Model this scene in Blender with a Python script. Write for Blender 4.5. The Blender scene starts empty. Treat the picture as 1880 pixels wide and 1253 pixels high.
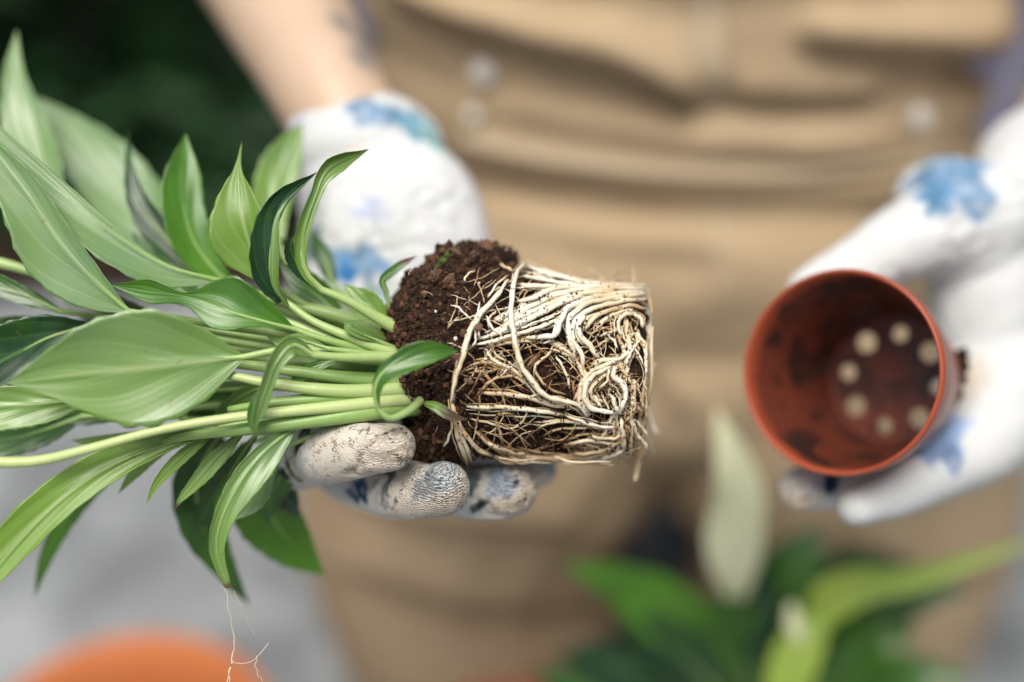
import bpy, bmesh, math, random
import numpy as np
from mathutils import Vector, noise
from mathutils.bvhtree import BVHTree
R = math.radians
rnd = random.Random(11)
S = bpy.context.scene
COL = S.collection

# ------------------------------------------------------------------ camera
PITCH, CAMZ, LENS, FOCUS = 35.0, 1.0, 50.0, 0.556
cp, sp = math.cos(R(PITCH)), math.sin(R(PITCH))
CAM = np.array([0.0, 0.0, CAMZ])
RT, UP, FW = np.array([1., 0, 0]), np.array([0, sp, cp]), np.array([0, cp, -sp])
camd = bpy.data.cameras.new('camera'); cam = bpy.data.objects.new('camera', camd); COL.objects.link(cam)
cam.location = CAM; cam.rotation_euler = (R(90 - PITCH), 0, 0)
camd.lens = LENS; camd.sensor_width = 36; camd.clip_start = 0.02; camd.clip_end = 200
camd.dof.use_dof = True; camd.dof.focus_distance = FOCUS; camd.dof.aperture_fstop = 1.6
S.camera = cam

# ------------------------------------------------------------------ light
SUN = np.array([-0.10, -0.34, 0.90]); SUN /= np.linalg.norm(SUN)
w = bpy.data.worlds.new('World'); S.world = w; w.use_nodes = True
nt = w.node_tree; nt.nodes.clear()
sky = nt.nodes.new('ShaderNodeTexSky'); sky.sky_type = 'NISHITA'; sky.sun_disc = False
sky.sun_elevation = math.asin(SUN[2]); sky.sun_rotation = math.atan2(SUN[0], SUN[1]); sky.air_density = 1.0; sky.dust_density = 4.0
hs = nt.nodes.new('ShaderNodeHueSaturation'); hs.inputs['Saturation'].default_value = 0.45
bg = nt.nodes.new('ShaderNodeBackground'); bg.inputs['Strength'].default_value = 0.07
wo = nt.nodes.new('ShaderNodeOutputWorld')
nt.links.new(sky.outputs[0], hs.inputs['Color']); nt.links.new(hs.outputs[0], bg.inputs[0]); nt.links.new(bg.outputs[0], wo.inputs[0])
sl = bpy.data.lights.new('sun', 'SUN'); sl.energy = 2.75; sl.angle = R(36); sl.color = (1.0, 0.94, 0.85)
so = bpy.data.objects.new('sun', sl); COL.objects.link(so); so.location = (1, -1, 3)
so.rotation_euler = Vector(-SUN).to_track_quat('-Z', 'Y').to_euler()
S.view_settings.view_transform = 'Standard'; S.view_settings.look = 'None'; S.view_settings.exposure = 0.56; S.view_settings.gamma = 1.0
S.view_settings.use_curve_mapping = False
S.render.engine = 'CYCLES'
S.cycles.use_denoising = True
S.cycles.max_bounces = 8; S.cycles.diffuse_bounces = 4; S.cycles.glossy_bounces = 3; S.cycles.transmission_bounces = 5; S.cycles.caustics_reflective = False

# ------------------------------------------------------------------ helpers
KPX = 0.72 / 1880.0
def Wp(px, py, d):                       # a point of the place seen at photo pixel (px, py) at depth d metres
    return CAM + d * ((px - 940) * KPX * RT + (626.5 - py) * KPX * UP + FW)
def proj(P):
    q = P - CAM; z = q @ FW
    return 940 + (q @ RT) / z / KPX, 626.5 - (q @ UP) / z / KPX, z
def catmull(pts, n):
    p = np.asarray(pts, float)
    if len(p) == 2: return p[0] + np.linspace(0, 1, n)[:, None] * (p[1] - p[0])
    d = np.r_[0, np.cumsum(np.maximum(np.linalg.norm(np.diff(p[:, :2], axis=0), axis=1), 1e-6))]; d /= d[-1]
    e = np.vstack([2 * p[0] - p[1], p, 2 * p[-1] - p[-2]])
    out = []
    for t in np.linspace(0, 1, n):
        i = min(max(np.searchsorted(d, t, 'right') - 1, 0), len(p) - 2)
        u = (t - d[i]) / (d[i + 1] - d[i])
        a, b, c, g = e[i], e[i + 1], e[i + 2], e[i + 3]
        out.append(0.5 * ((2 * b) + (-a + c) * u + (2 * a - 5 * b + 4 * c - g) * u * u + (-a + 3 * b - 3 * c + g) * u ** 3))
    return np.array(out)
def interp(vals, n):
    vals = list(vals)
    return np.interp(np.linspace(0, 1, n), np.linspace(0, 1, len(vals)), vals)
def unit(v): return v / (np.linalg.norm(v) + 1e-12)
def rootloc(p):
    loc = np.zeros(3)
    while p is not None:
        loc += np.array(p.location); p = p.parent
    return loc
def link(name, me, parent=None, mats=()):
    for m in mats: me.materials.append(m)
    o = bpy.data.objects.new(name, me); COL.objects.link(o)
    if parent is not None: o.parent = parent
    return o
def mk(name, V, F, mats, parent=None, smooth=True, mi=None, uv=None, attr=None, base=None):
    V = np.asarray(V, float); loc = rootloc(parent) if parent is not None else (np.array(base) if base is not None else np.zeros(3))
    me = bpy.data.meshes.new(name); me.from_pydata((V - loc).tolist(), [], [list(map(int, f)) for f in F])
    if smooth: me.polygons.foreach_set('use_smooth', [True] * len(me.polygons))
    if mi is not None: me.polygons.foreach_set('material_index', mi)
    if uv is not None:
        l = me.uv_layers.new(name='UVMap'); vi = np.empty(len(me.loops), int); me.loops.foreach_get('vertex_index', vi)
        l.data.foreach_set('uv', np.asarray(uv)[vi].ravel())
    for k, a in (attr or {}).items():
        a = np.asarray(a, float)
        if a.ndim == 1:
            me.attributes.new(k, 'FLOAT', 'POINT').data.foreach_set('value', a)
        else:
            me.attributes.new(k, 'FLOAT_COLOR', 'POINT').data.foreach_set('color', np.c_[a, np.ones(len(a))].ravel())
    me.update()
    o = link(name, me, parent, mats if isinstance(mats, (list, tuple)) else [mats])
    if parent is None: o.location = loc
    return o
def thing(name, label, cat, loc, group=None):
    o = bpy.data.objects.new(name, None); COL.objects.link(o); o.location = loc
    o.empty_display_size = 0.02
    o['label'] = label; o['category'] = cat
    if group: o['group'] = group
    return o
def tube(P, rad, seg=10, flat=1.0, caps=True, ck=.7):
    P = np.asarray(P, float); n = len(P); rad = np.broadcast_to(np.asarray(rad, float), (n,))
    T = np.gradient(P, axis=0); T /= np.linalg.norm(T, axis=1)[:, None] + 1e-12
    a = np.array([0, 0, 1.0]) if abs(T[0][2]) < .9 else np.array([1., 0, 0])
    N = unit(np.cross(T[0], a)); V = []; F = []
    for i in range(n):
        N = unit(N - T[i] * (N @ T[i])); B = np.cross(T[i], N)
        for k in range(seg):
            th = 2 * math.pi * k / seg
            V.append(P[i] + rad[i] * (math.cos(th) * N + flat * math.sin(th) * B))
    for i in range(n - 1):
        for k in range(seg):
            a0 = i * seg + k; b0 = i * seg + (k + 1) % seg
            F.append((a0, b0, b0 + seg, a0 + seg))
    if caps:
        V.append(P[0] - T[0] * rad[0] * ck); V.append(P[-1] + T[-1] * rad[-1] * ck); c0, c1 = n * seg, n * seg + 1
        for k in range(seg):
            F.append((c0, (k + 1) % seg, k)); F.append((c1, (n - 1) * seg + k, (n - 1) * seg + (k + 1) % seg))
    return V, F
def joinm(parts):
    V = []; F = []
    for v, f in parts:
        o = len(V); V += list(v); F += [tuple(i + o for i in q) for q in f]
    return V, F
ICO = {}
def ico(sub):
    if sub not in ICO:
        bm = bmesh.new(); bmesh.ops.create_icosphere(bm, subdivisions=sub, radius=1)
        ICO[sub] = (np.array([v.co[:] for v in bm.verts]), [tuple(v.index for v in f.verts) for f in bm.faces]); bm.free()
    return ICO[sub]
def ell(c, r, axes=None, sub=3):
    v, f = ico(sub); v = v * np.asarray(r)
    if axes is not None: v = v @ np.asarray(axes)
    return (v + np.asarray(c)), f
CAMAX = np.array([RT, UP, FW])
def capsule(P, rad, seg=16, n=14):
    P = np.asarray(P, float); q = catmull(np.c_[P, np.zeros(len(P))][:, :3], n); r = interp(rad, n)
    parts = [tube(q, r, seg)]
    parts += [ell(q[0], [r[0]] * 3), ell(q[-1], [r[-1]] * 3)]
    return joinm(parts)
def fuse(parts, voxel, smooth=6):        # union of closed shapes as one continuous skin
    V, F = joinm(parts)
    me = bpy.data.meshes.new('tmp'); me.from_pydata([tuple(v) for v in V], [], F)
    o = bpy.data.objects.new('tmp', me); COL.objects.link(o)
    m = o.modifiers.new('r', 'REMESH'); m.mode = 'VOXEL'; m.voxel_size = voxel
    if smooth:
        s = o.modifiers.new('s', 'SMOOTH'); s.factor = .5; s.iterations = smooth
    dg = bpy.context.evaluated_depsgraph_get(); e = o.evaluated_get(dg); em = e.to_mesh()
    n = len(em.vertices); co = np.empty(n * 3); em.vertices.foreach_get('co', co)
    no = np.empty(n * 3); em.vertices.foreach_get('normal', no)
    fs = [tuple(p.vertices) for p in em.polygons]; e.to_mesh_clear()
    bpy.data.objects.remove(o); bpy.data.meshes.remove(me)
    return co.reshape(-1, 3), fs, no.reshape(-1, 3)
def _lat(i, j, k):
    h = (i.astype(np.int64) * 73856093) ^ (j.astype(np.int64) * 19349663) ^ (k.astype(np.int64) * 83492791)
    h = (h ^ (h >> 13)) * 1274126177 & 0x7fffffff
    return ((h ^ (h >> 16)) & 0xffff) / 32767.5 - 1.0
def nz(P, s, seed=0.0, oct=1):           # smooth value noise for many points at once
    x = np.asarray(P, float) * s + np.array([seed, seed * 1.7 + 3.1, seed * .6 + 7.7]); out = 0; amp = .8
    for o in range(oct):
        f = np.floor(x); t = x - f; t = t * t * (3 - 2 * t); i, j, k = f[:, 0], f[:, 1], f[:, 2]; acc = 0
        for dx in (0, 1):
            for dy in (0, 1):
                for dz in (0, 1):
                    acc = acc + _lat(i + dx, j + dy, k + dz) * (t[:, 0] if dx else 1 - t[:, 0]) * (t[:, 1] if dy else 1 - t[:, 1]) * (t[:, 2] if dz else 1 - t[:, 2])
        out = out + acc * amp; amp *= .5; x = x * 2.03 + 11.3
    return out

# ------------------------------------------------------------------ materials
class Mat:
    def __init__(s, name, rough=.6, spec=.5):
        s.m = bpy.data.materials.new(name); s.m.use_nodes = True; s.n = s.m.node_tree.nodes; s.l = s.m.node_tree.links
        s.b = s.n['Principled BSDF']; s.b.inputs['Roughness'].default_value = rough
        s.b.inputs['Specular IOR Level'].default_value = spec; s.out = s.n['Material Output']
    def new(s, t, **k):
        x = s.n.new('ShaderNode' + t)
        for a, v in k.items(): setattr(x, a, v)
        return x
    def set(s, sock, v):
        if isinstance(v, (int, float)): sock.default_value = v
        elif isinstance(v, (tuple, list)): sock.default_value = v if len(v) != 3 or sock.type != 'RGBA' else (*v, 1)
        else: s.l.new(v, sock)
    def coord(s): return s.new('TexCoord').outputs['Object']
    def noise(s, scale, detail=4, rough=.55, vec=None, dist=0.0):
        x = s.new('TexNoise'); x.inputs['Scale'].default_value = scale; x.inputs['Detail'].default_value = detail
        x.inputs['Roughness'].default_value = rough; x.inputs['Distortion'].default_value = dist
        s.l.new(vec if vec is not None else s.coord(), x.inputs['Vector']); return x.outputs['Fac']
    def ramp(s, fac, stops):
        x = s.new('ValToRGB'); e = x.color_ramp.elements
        while len(e) < len(stops): e.new(.5)
        for q, (p, c) in zip(e, stops): q.position = p; q.color = (*c, 1) if len(c) == 3 else c
        s.set(x.inputs[0], fac); return x.outputs[0]
    def math(s, op, a, b=0.0, c=0.0):
        x = s.new('Math', operation=op); s.set(x.inputs[0], a); s.set(x.inputs[1], b); s.set(x.inputs[2], c); return x.outputs[0]
    def mix(s, f, a, b, mode='MIX'):
        x = s.new('Mix', data_type='RGBA', blend_type=mode); s.set(x.inputs[0], f); s.set(x.inputs[6], a); s.set(x.inputs[7], b); return x.outputs[2]
    def attr(s, name, out='Fac'): return s.new('Attribute', attribute_name=name).outputs[out]
    def color(s, v): s.set(s.b.inputs['Base Color'], v)
    def rough(s, v): s.set(s.b.inputs['Roughness'], v)
    def bump(s, h, strength=.5, dist=.001):
        x = s.new('Bump'); x.inputs['Strength'].default_value = strength; x.inputs['Distance'].default_value = dist
        s.set(x.inputs['Height'], h); s.l.new(x.outputs[0], s.b.inputs['Normal']); return x
    def rand(s): return s.new('ObjectInfo').outputs['Random']

def leaf_mat(name, dark, light, rough, vein, trans, lighten):
    M = Mat(name, rough, .75)
    uv = M.new('UVMap'); sx = M.new('SeparateXYZ'); M.l.new(uv.outputs[0], sx.inputs[0])
    u = M.math('ABSOLUTE', M.math('SUBTRACT', M.math('MULTIPLY', sx.outputs[0], 2.0), 1.0)); v = sx.outputs[1]
    ph = M.math('SUBTRACT', v, M.math('MULTIPLY', M.math('POWER', u, .85), .85))
    nn = M.noise(60, 3)
    ph = M.math('ADD', ph, M.math('MULTIPLY', nn, .035))
    wv = M.math('SINE', M.math('MULTIPLY', ph, 66.0))
    line = M.math('POWER', M.math('MAXIMUM', wv, 0.0), 6.0)
    wv2 = M.math('SINE', M.math('MULTIPLY', ph, 16.0))
    line2 = M.math('POWER', M.math('MAXIMUM', wv2, 0.0), 20.0)
    mid = M.math('SUBTRACT', 1.0, M.math('SMOOTH_MIN', M.math('MULTIPLY', u, 11.0), 1.0, .3))
    tint = M.attr('tint'); big = M.noise(34, 5, .62)
    base = M.mix(M.math('ADD', tint, M.math('MULTIPLY', M.math('SUBTRACT', big, .5), 1.5)), dark, light)
    fine = M.noise(900, 3, .7)
    base = M.mix(M.math('MULTIPLY', fine, .22), base, tuple(c * .62 for c in dark))
    base = M.mix(M.math('MULTIPLY', line2, vein), base, lighten)
    base = M.mix(M.math('MULTIPLY', line, vein * .12), base, lighten)
    base = M.mix(M.math('MULTIPLY', mid, .5), base, lighten)
    br = M.math('GREATER_THAN', M.noise(240, 3, .6), .70)
    base = M.mix(M.math('MULTIPLY', br, .5), base, (.16, .12, .04))
    dead = M.attr('dead'); base = M.mix(dead, base, (.10, .06, .035))
    M.color(base)
    M.rough(M.math('ADD', rough - .10, M.math('ADD', M.math('MULTIPLY', big, .22), M.math('MULTIPLY', fine, .10))))
    h = M.math('ADD', M.math('ADD', M.math('MULTIPLY', wv2, .28), M.math('MULTIPLY', wv, .04)), M.math('ADD', M.math('MULTIPLY', big, .9), M.math('MULTIPLY', fine, .12)))
    M.bump(h, .20, .0010)
    tr = M.new('BsdfTranslucent'); M.set(tr.inputs[0], M.mix(.5, base, light))
    ad = M.new('MixShader'); ad.inputs[0].default_value = trans
    M.l.new(M.b.outputs[0], ad.inputs[1]); M.l.new(tr.outputs[0], ad.inputs[2]); M.l.new(ad.outputs[0], M.out.inputs[0])
    return M.m
TOP = leaf_mat('leaf_upper_side', (.006, .046, .012), (.098, .285, .010), .27, .16, .22, (.16, .36, .07))
UND = leaf_mat('leaf_under_side', (.175, .305, .140), (.165, .310, .024), .30, .16, .22, (.48, .60, .30))
PALE = leaf_mat('spathe_white', (.80, .84, .50), (.88, .88, .62), .5, .1, .06, (.84, .86, .72))
YOUNG = leaf_mat('young_leaf', (.30, .46, .05), (.46, .58, .09), .3, .2, .1, (.62, .68, .30))
def petiole_mat():
    M = Mat('petiole', .38)
    t = M.attr('tint'); n = M.noise(40, 4)
    c = M.mix(M.math('ADD', t, M.math('MULTIPLY', M.math('SUBTRACT', n, .5), .8)), (.14, .31, .05), (.50, .60, .26))
    st = M.noise(500, 3, .6); c = M.mix(M.math('MULTIPLY', st, .3), c, (.12, .24, .05))
    M.color(c); M.bump(M.math('ADD', n, M.math('MULTIPLY', st, .4)), .35, .001); return M.m
PET = petiole_mat()
def root_mat():
    M = Mat('root_skin', .62, .35)
    r = M.rand(); n = M.noise(45, 3)
    c = M.ramp(M.math('ADD', M.math('MULTIPLY', n, .8), M.math('MULTIPLY', M.attr('tan'), .55)),
               [(.32, (.76, .72, .61)), (.52, (.66, .56, .39)), (.72, (.46, .31, .16)), (.95, (.20, .11, .05))])
    sp_ = M.math('GREATER_THAN', M.noise(520, 2, .5), .66)
    d2 = M.math('GREATER_THAN', M.noise(120, 4, .6), .66)
    c = M.mix(M.math('MULTIPLY', sp_, .75), c, (.06, .03, .018)); c = M.mix(M.math('MULTIPLY', d2, .35), c, (.22, .12, .05))
    M.color(c); M.bump(M.noise(700, 3), .3, .0005); return M.m
ROOT = root_mat()
def soil_mat(name='potting_soil', hi=(.13, .065, .035)):
    M = Mat(name, .9, .25)
    n = M.noise(260, 5, .7); c = M.ramp(n, [(.25, (.010, .006, .004)), (.5, (.035, .018, .011)), (.72, hi)])
    M.color(c); M.bump(M.noise(500, 6, .75), 1.0, .003); return M.m
SOIL = soil_mat()
def crumb_mat():
    M = Mat('soil_crumb', .85, .3)
    c = M.mix(M.attr('tan'), (.014, .008, .0055), (.24, .11, .055)); n = M.noise(1500, 3)
    M.color(M.mix(M.math('MULTIPLY', n, .5), c, (.012, .007, .005))); M.bump(n, .7, .0006); return M.m
CRUMB = crumb_mat()
def plain(name, col, rough=.6, var=.25, scale=40, spec=.4, bump=.2):
    M = Mat(name, rough, spec); n = M.noise(scale, 5, .6)
    M.color(M.mix(n, tuple(c * (1 - var) for c in col), tuple(min(1, c * (1 + var)) for c in col)))
    if bump: M.bump(M.noise(scale * 6, 4), bump, .001)
    return M.m
MOSS = plain('moss', (.06, .12, .02), .9, .5, 400); PERL = plain('perlite', (.7, .68, .62), .8)
BARK = plain('bark_chip', (.15, .085, .055), .85, .5, 300, .3, .6)
def glove_mat():
    M = Mat('printed_cotton_glove', .85, .25)
    base = M.mix(M.noise(30, 4), (.53, .548, .555), (.63, .648, .655))
    d = M.attr('dirt')
    wv = M.new('TexWave', wave_type='BANDS', bands_direction='Z'); wv.inputs['Scale'].default_value = 330; wv.inputs['Distortion'].default_value = 7.0
    wv.inputs['Detail'].default_value = 2.0; wv.inputs['Detail Scale'].default_value = 2.2; M.l.new(M.coord(), wv.inputs['Vector'])
    g = wv.outputs['Fac']
    tanm = M.math('MULTIPLY', d, M.math('ADD', M.math('MULTIPLY', M.noise(90, 5, .65), .9), .22))
    base = M.mix(M.math('MINIMUM', M.math('MULTIPLY', tanm, 1.15), .85), base, (.58, .47, .34))  # soil tint, with warm bounced light put into the cloth colour
    base = M.mix(M.attr('inkmask'), base, M.attr('ink', 'Color'))
    spk = M.math('MULTIPLY', M.math('MULTIPLY', M.math('GREATER_THAN', M.math('ADD', M.math('MULTIPLY', M.noise(230, 5, .75), 1.0), M.math('MULTIPLY', M.math('SUBTRACT', 1.0, g), .13)), .655), d), .92)
    base = M.mix(spk, base, (.025, .017, .013))
    grv = M.math('MULTIPLY', M.math('MULTIPLY', M.math('POWER', M.math('SUBTRACT', 1.0, g), 2.0), M.attr('knit')), .8)
    base = M.mix(grv, base, (.05, .045, .045))
    M.color(base)
    weave = M.noise(1300, 2)
    M.bump(M.math('ADD', M.math('ADD', M.math('MULTIPLY', g, M.math('ADD', .10, M.attr('knit'))), M.math('MULTIPLY', weave, .4)), M.math('MULTIPLY', M.noise(120, 4), .8)), .6, .0012)
    return M.m
GLOVE = glove_mat()
def fabric_mat(name, a, b, weave=900):
    M = Mat(name, .9, .15); n = M.noise(9, 5, .6); t = M.noise(weave, 2)
    c = M.mix(n, a, b); c = M.mix(M.math('MULTIPLY', t, .35), c, tuple(x * .6 for x in a)); M.color(c)
    M.bump(M.math('ADD', M.math('MULTIPLY', M.noise(45, 4), 2.0), t), .5, .003); return M.m
CANVAS = fabric_mat('tan_canvas', (.43, .312, .185), (.56, .435, .295))
LAV = fabric_mat('lavender_shirt', (.50, .50, .74), (.62, .62, .82))
def skin_mat():
    M = Mat('skin', .42, .55); n = M.noise(30, 4)
    c = M.mix(n, (.47, .32, .22), (.59, .45, .34)); c = M.mix(M.attr('inkmask'), c, (.10, .13, .15)); M.color(c)
    M.b.inputs['Subsurface Weight'].default_value = .15; M.b.inputs['Subsurface Radius'].default_value = (.012, .005, .003); M.b.inputs['Subsurface Scale'].default_value = .5
    M.bump(M.noise(400, 3), .15, .001); return M.m
SKIN = skin_mat()
def terra(name, a, b, rough, dirty):  # dirty: soil stains, plus shade of the hollow painted into the inside colour
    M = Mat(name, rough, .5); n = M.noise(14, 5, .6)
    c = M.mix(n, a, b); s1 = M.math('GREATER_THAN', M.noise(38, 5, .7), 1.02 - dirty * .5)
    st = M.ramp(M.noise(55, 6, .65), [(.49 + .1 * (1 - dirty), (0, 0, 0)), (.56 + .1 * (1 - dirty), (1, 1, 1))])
    c = M.mix(M.math('MULTIPLY', M.math('MULTIPLY', M.attr('inside'), dirty), M.math('ADD', .84, M.math('MULTIPLY', n, .3))), c, (.062, .015, .009))  # dark brown-red wash: soil film and the hollow's shade, both as colour
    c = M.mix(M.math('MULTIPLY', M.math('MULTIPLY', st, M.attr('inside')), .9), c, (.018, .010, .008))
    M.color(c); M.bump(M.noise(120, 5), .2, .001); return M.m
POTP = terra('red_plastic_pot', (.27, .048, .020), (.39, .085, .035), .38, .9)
POTO = terra('orange_terracotta', (.44, .138, .040), (.54, .18, .058), .7, .0)
POTR = terra('red_terracotta', (.30, .075, .04), (.38, .11, .06), .7, .2)

# ------------------------------------------------------------------ the setting
def slab(name, x0, x1, y0, y1, z, m, n=40, amp=0.0):
    xs = np.linspace(x0, x1, n); ys = np.linspace(y0, y1, n); V = []; F = []
    for i, y in enumerate(ys):
        for j, x in enumerate(xs): V.append((x, y, z + amp * noise.noise(Vector((x * 3, y * 3, 0)))))
    for i in range(n - 1):
        for j in range(n - 1): a = i * n + j; F.append((a, a + 1, a + n + 1, a + n))
    o = mk(name, V, F, [m]); o['kind'] = 'structure'; return o
Mc = Mat('concrete', .85, .3); n1 = Mc.noise(9, 5, .55); n2 = Mc.noise(160, 4, .7)
Mc.color(Mc.mix(Mc.math('MULTIPLY', n2, .5), Mc.ramp(n1, [(.36, (.13, .14, .15)), (.5, (.225, .245, .26)), (.64, (.34, .365, .385))]), (.2, .21, .22))); Mc.bump(Mc.math('ADD', n1, n2), .5, .004)
slab('ground', -60, 60, -60, 60, -.012, plain('distant_ground', (.10, .085, .065), .95, .4, 3), 8)
slab('pavement', -3, 3, -1.5, 1.52, 0.0, Mc.m, 60, .002)
slab('planting_bed', -4, 4, 1.52, 4.2, .012, soil_mat('bed_soil', (.03, .022, .015)), 60, .02)

# hedge behind the person: many small dark leaves on a woody core
def hedge():
    t = thing('hedge', 'dark green leafy hedge in shade behind the bare arm', 'hedge', (0, 2.5, 0))
    rs = np.random.RandomState(3); V = []; F = []; tv = []
    for i in range(24000):
        x = rs.uniform(-3.6, 3.6); z = rs.uniform(.0, 1.35) ** 1.2 ; y = 1.60 + .30 * abs(noise.noise(Vector((x * 2, z * 2, 1)))) + rs.exponential(.16) + .12 * z
        c = np.array([x, y, z]); a = unit(rs.normal(size=3)); b = unit(np.cross(a, rs.normal(size=3))); l = rs.uniform(.03, .07); q = l * rs.uniform(.28, .42)
        nn = np.cross(a, b); o = len(V)
        V += [c - a * l, c + b * q + nn * q * .3, c + a * l, c - b * q + nn * q * .3]; F += [(o, o + 1, o + 2), (o, o + 2, o + 3)]; tv += [rs.rand()] * 4
    M = Mat('hedge_leaf', .5, .35); M.color(M.mix(M.attr('tint'), (.006, .032, .008), (.016, .070, .014)))
    o = mk('foliage', V, F, [M.m], t, False, attr={'tint': tv}); o['kind'] = 'stuff'
    bark = plain('hedge_bark', (.05, .035, .025), .9)
    for k in range(9):
        x = -3.4 + k * .85 + rs.uniform(-.1, .1)
        v, f = tube(catmull([(x, 2.35, 0), (x + rs.uniform(-.1, .1), 2.4, .6), (x + rs.uniform(-.2, .2), 2.45, 1.6)], 10), interp([.03, .02, .008], 10), 8)
        mk('trunk', v, f, [bark], t)
hedge()

# ------------------------------------------------------------------ pots
def lathe(name, prof, M0, axis, up, mat, parent, seg=72, inside=None, holes=None, base=None):
    ax = unit(np.asarray(axis, float)); e1 = unit(np.cross(ax, up)); e2 = np.cross(ax, e1); V = []; F = []; ins = []
    n = len(prof)
    for i, (r, h) in enumerate(prof):
        for k in range(seg):
            th = 2 * math.pi * k / seg; V.append(np.asarray(M0) + ax * h + r * (math.cos(th) * e1 + math.sin(th) * e2)); ins.append(0 if inside is None else inside[i])
    for i in range(n - 1):
        for k in range(seg):
            a = i * seg + k; b = i * seg + (k + 1) % seg; F.append((a, b, b + seg, a + seg))
    return mk(name, V, F, [mat], parent, True, attr={'inside': ins}, base=base)
# the empty pot held up, mouth towards us
PM = Wp(1540, 683, .600); PA = unit(math.sin(R(33)) * RT - .07 * UP + math.cos(R(33)) * FW)
PR, PRB, PH = .0432, .0305, .072
pot = thing('plant_pot', 'small empty red plastic nursery pot with drainage holes held mouth forward', 'pot', tuple(PM + PA * PH))
prof = [(PRB * 0.2, PH)]
wall = [(PR - .0012, .0009), (PR - .0004, 0), (PR + .0004, .0005), (PR + .0008, .002), (PR + .0002, .0125), (PR - .0016, .0132), (PR - .0022, .0145), (PRB + .0012, PH - .002), (PRB, PH)]
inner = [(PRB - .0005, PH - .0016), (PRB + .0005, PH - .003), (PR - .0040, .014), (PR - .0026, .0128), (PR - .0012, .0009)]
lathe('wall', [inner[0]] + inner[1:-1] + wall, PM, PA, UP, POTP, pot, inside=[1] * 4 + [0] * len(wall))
# base disc with real round holes
def pot_base():
    e1 = RT - PA * (RT @ PA); e1 = unit(e1); e2 = unit(np.cross(PA, e1)); e2 = e2 if e2 @ UP > 0 else -e2
    bm = bmesh.new(); seg = 64
    rings = []
    loops = [[(PRB * math.cos(2 * math.pi * k / seg), PRB * math.sin(2 * math.pi * k / seg)) for k in range(seg)]]
    for k in range(8):
        a = R(34 + 45 * k); c = (.0215 * math.cos(a), .0215 * math.sin(a)); r = (.0047, .0038)[k % 2]
        loops.append([(c[0] + r * math.cos(2 * math.pi * j / 20), c[1] + r * math.sin(2 * math.pi * j / 20)) for j in range(20)])
    es = []
    for lp in loops:
        vs = [bm.verts.new((x, y, 0)) for x, y in lp]
        es += [bm.edges.new((vs[i], vs[(i + 1) % len(vs)])) for i in range(len(vs))]
    r = bmesh.ops.triangle_fill(bm, edges=es, use_beauty=True, use_dissolve=False)
    bad = [f for f in bm.faces if any((f.calc_center_median().xy - Vector((.0215 * math.cos(R(34 + 45 * k)), .0215 * math.sin(R(34 + 45 * k))))).length < .0038 for k in range(8))]
    bmesh.ops.delete(bm, geom=bad, context='FACES')
    ext = bmesh.ops.extrude_face_region(bm, geom=list(bm.faces)); bmesh.ops.translate(bm, verts=[g for g in ext['geom'] if isinstance(g, bmesh.types.BMVert)], vec=(0, 0, .0015))
    bm.verts.index_update(); C0 = PM + PA * (PH - .0012)
    V = [C0 + e1 * v.co.x + e2 * v.co.y + PA * v.co.z for v in bm.verts]; F = [tuple(v.index for v in f.verts) for f in bm.faces]; bm.free()
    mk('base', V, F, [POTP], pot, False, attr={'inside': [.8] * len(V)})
    th = np.linspace(0, 2 * math.pi, 40, endpoint=True)
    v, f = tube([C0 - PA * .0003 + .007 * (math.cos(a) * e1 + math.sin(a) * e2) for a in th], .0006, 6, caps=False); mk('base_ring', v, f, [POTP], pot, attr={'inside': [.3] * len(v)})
pot_base()
def ground_pot(name, label, c, r, h, mat, parent=None, soil=None, cat='pot'):
    t = parent or thing(name, label, cat, (c[0], c[1], 0))
    pr = [(.012, .004), (r * .70, .0), (r * .74, .004), (r * .93, h * .80), (r * 1.0, h * .80), (r * 1.03, h * .97), (r * 1.0, h), (r * .95, h * .99), (r * .90, h * .78), (r * .66, .02), (.012, .02), (.012, .004)]
    lathe('pot' if parent else 'wall', pr, np.array([c[0], c[1], 0.0]), (0, 0, 1), (0, 1, 0), mat, t, inside=[0] * 7 + [.35] * 4 + [0])
    return t
p = Wp(282, 1165, 1.077)
ground_pot('plant_pot', 'large bright orange terracotta pot on the concrete at the lower left', (p[0], p[1] - .104), .106, .200, POTO)
p = Wp(985, 1232, 1.10)
ground_pot('plant_pot', 'dark reddish terracotta pot standing before the gardener\'s knees', (p[0], p[1] - .085), .085, 1.0 - 1.10 * (sp + (1232 - 626.5) * KPX * cp), POTR)

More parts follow.
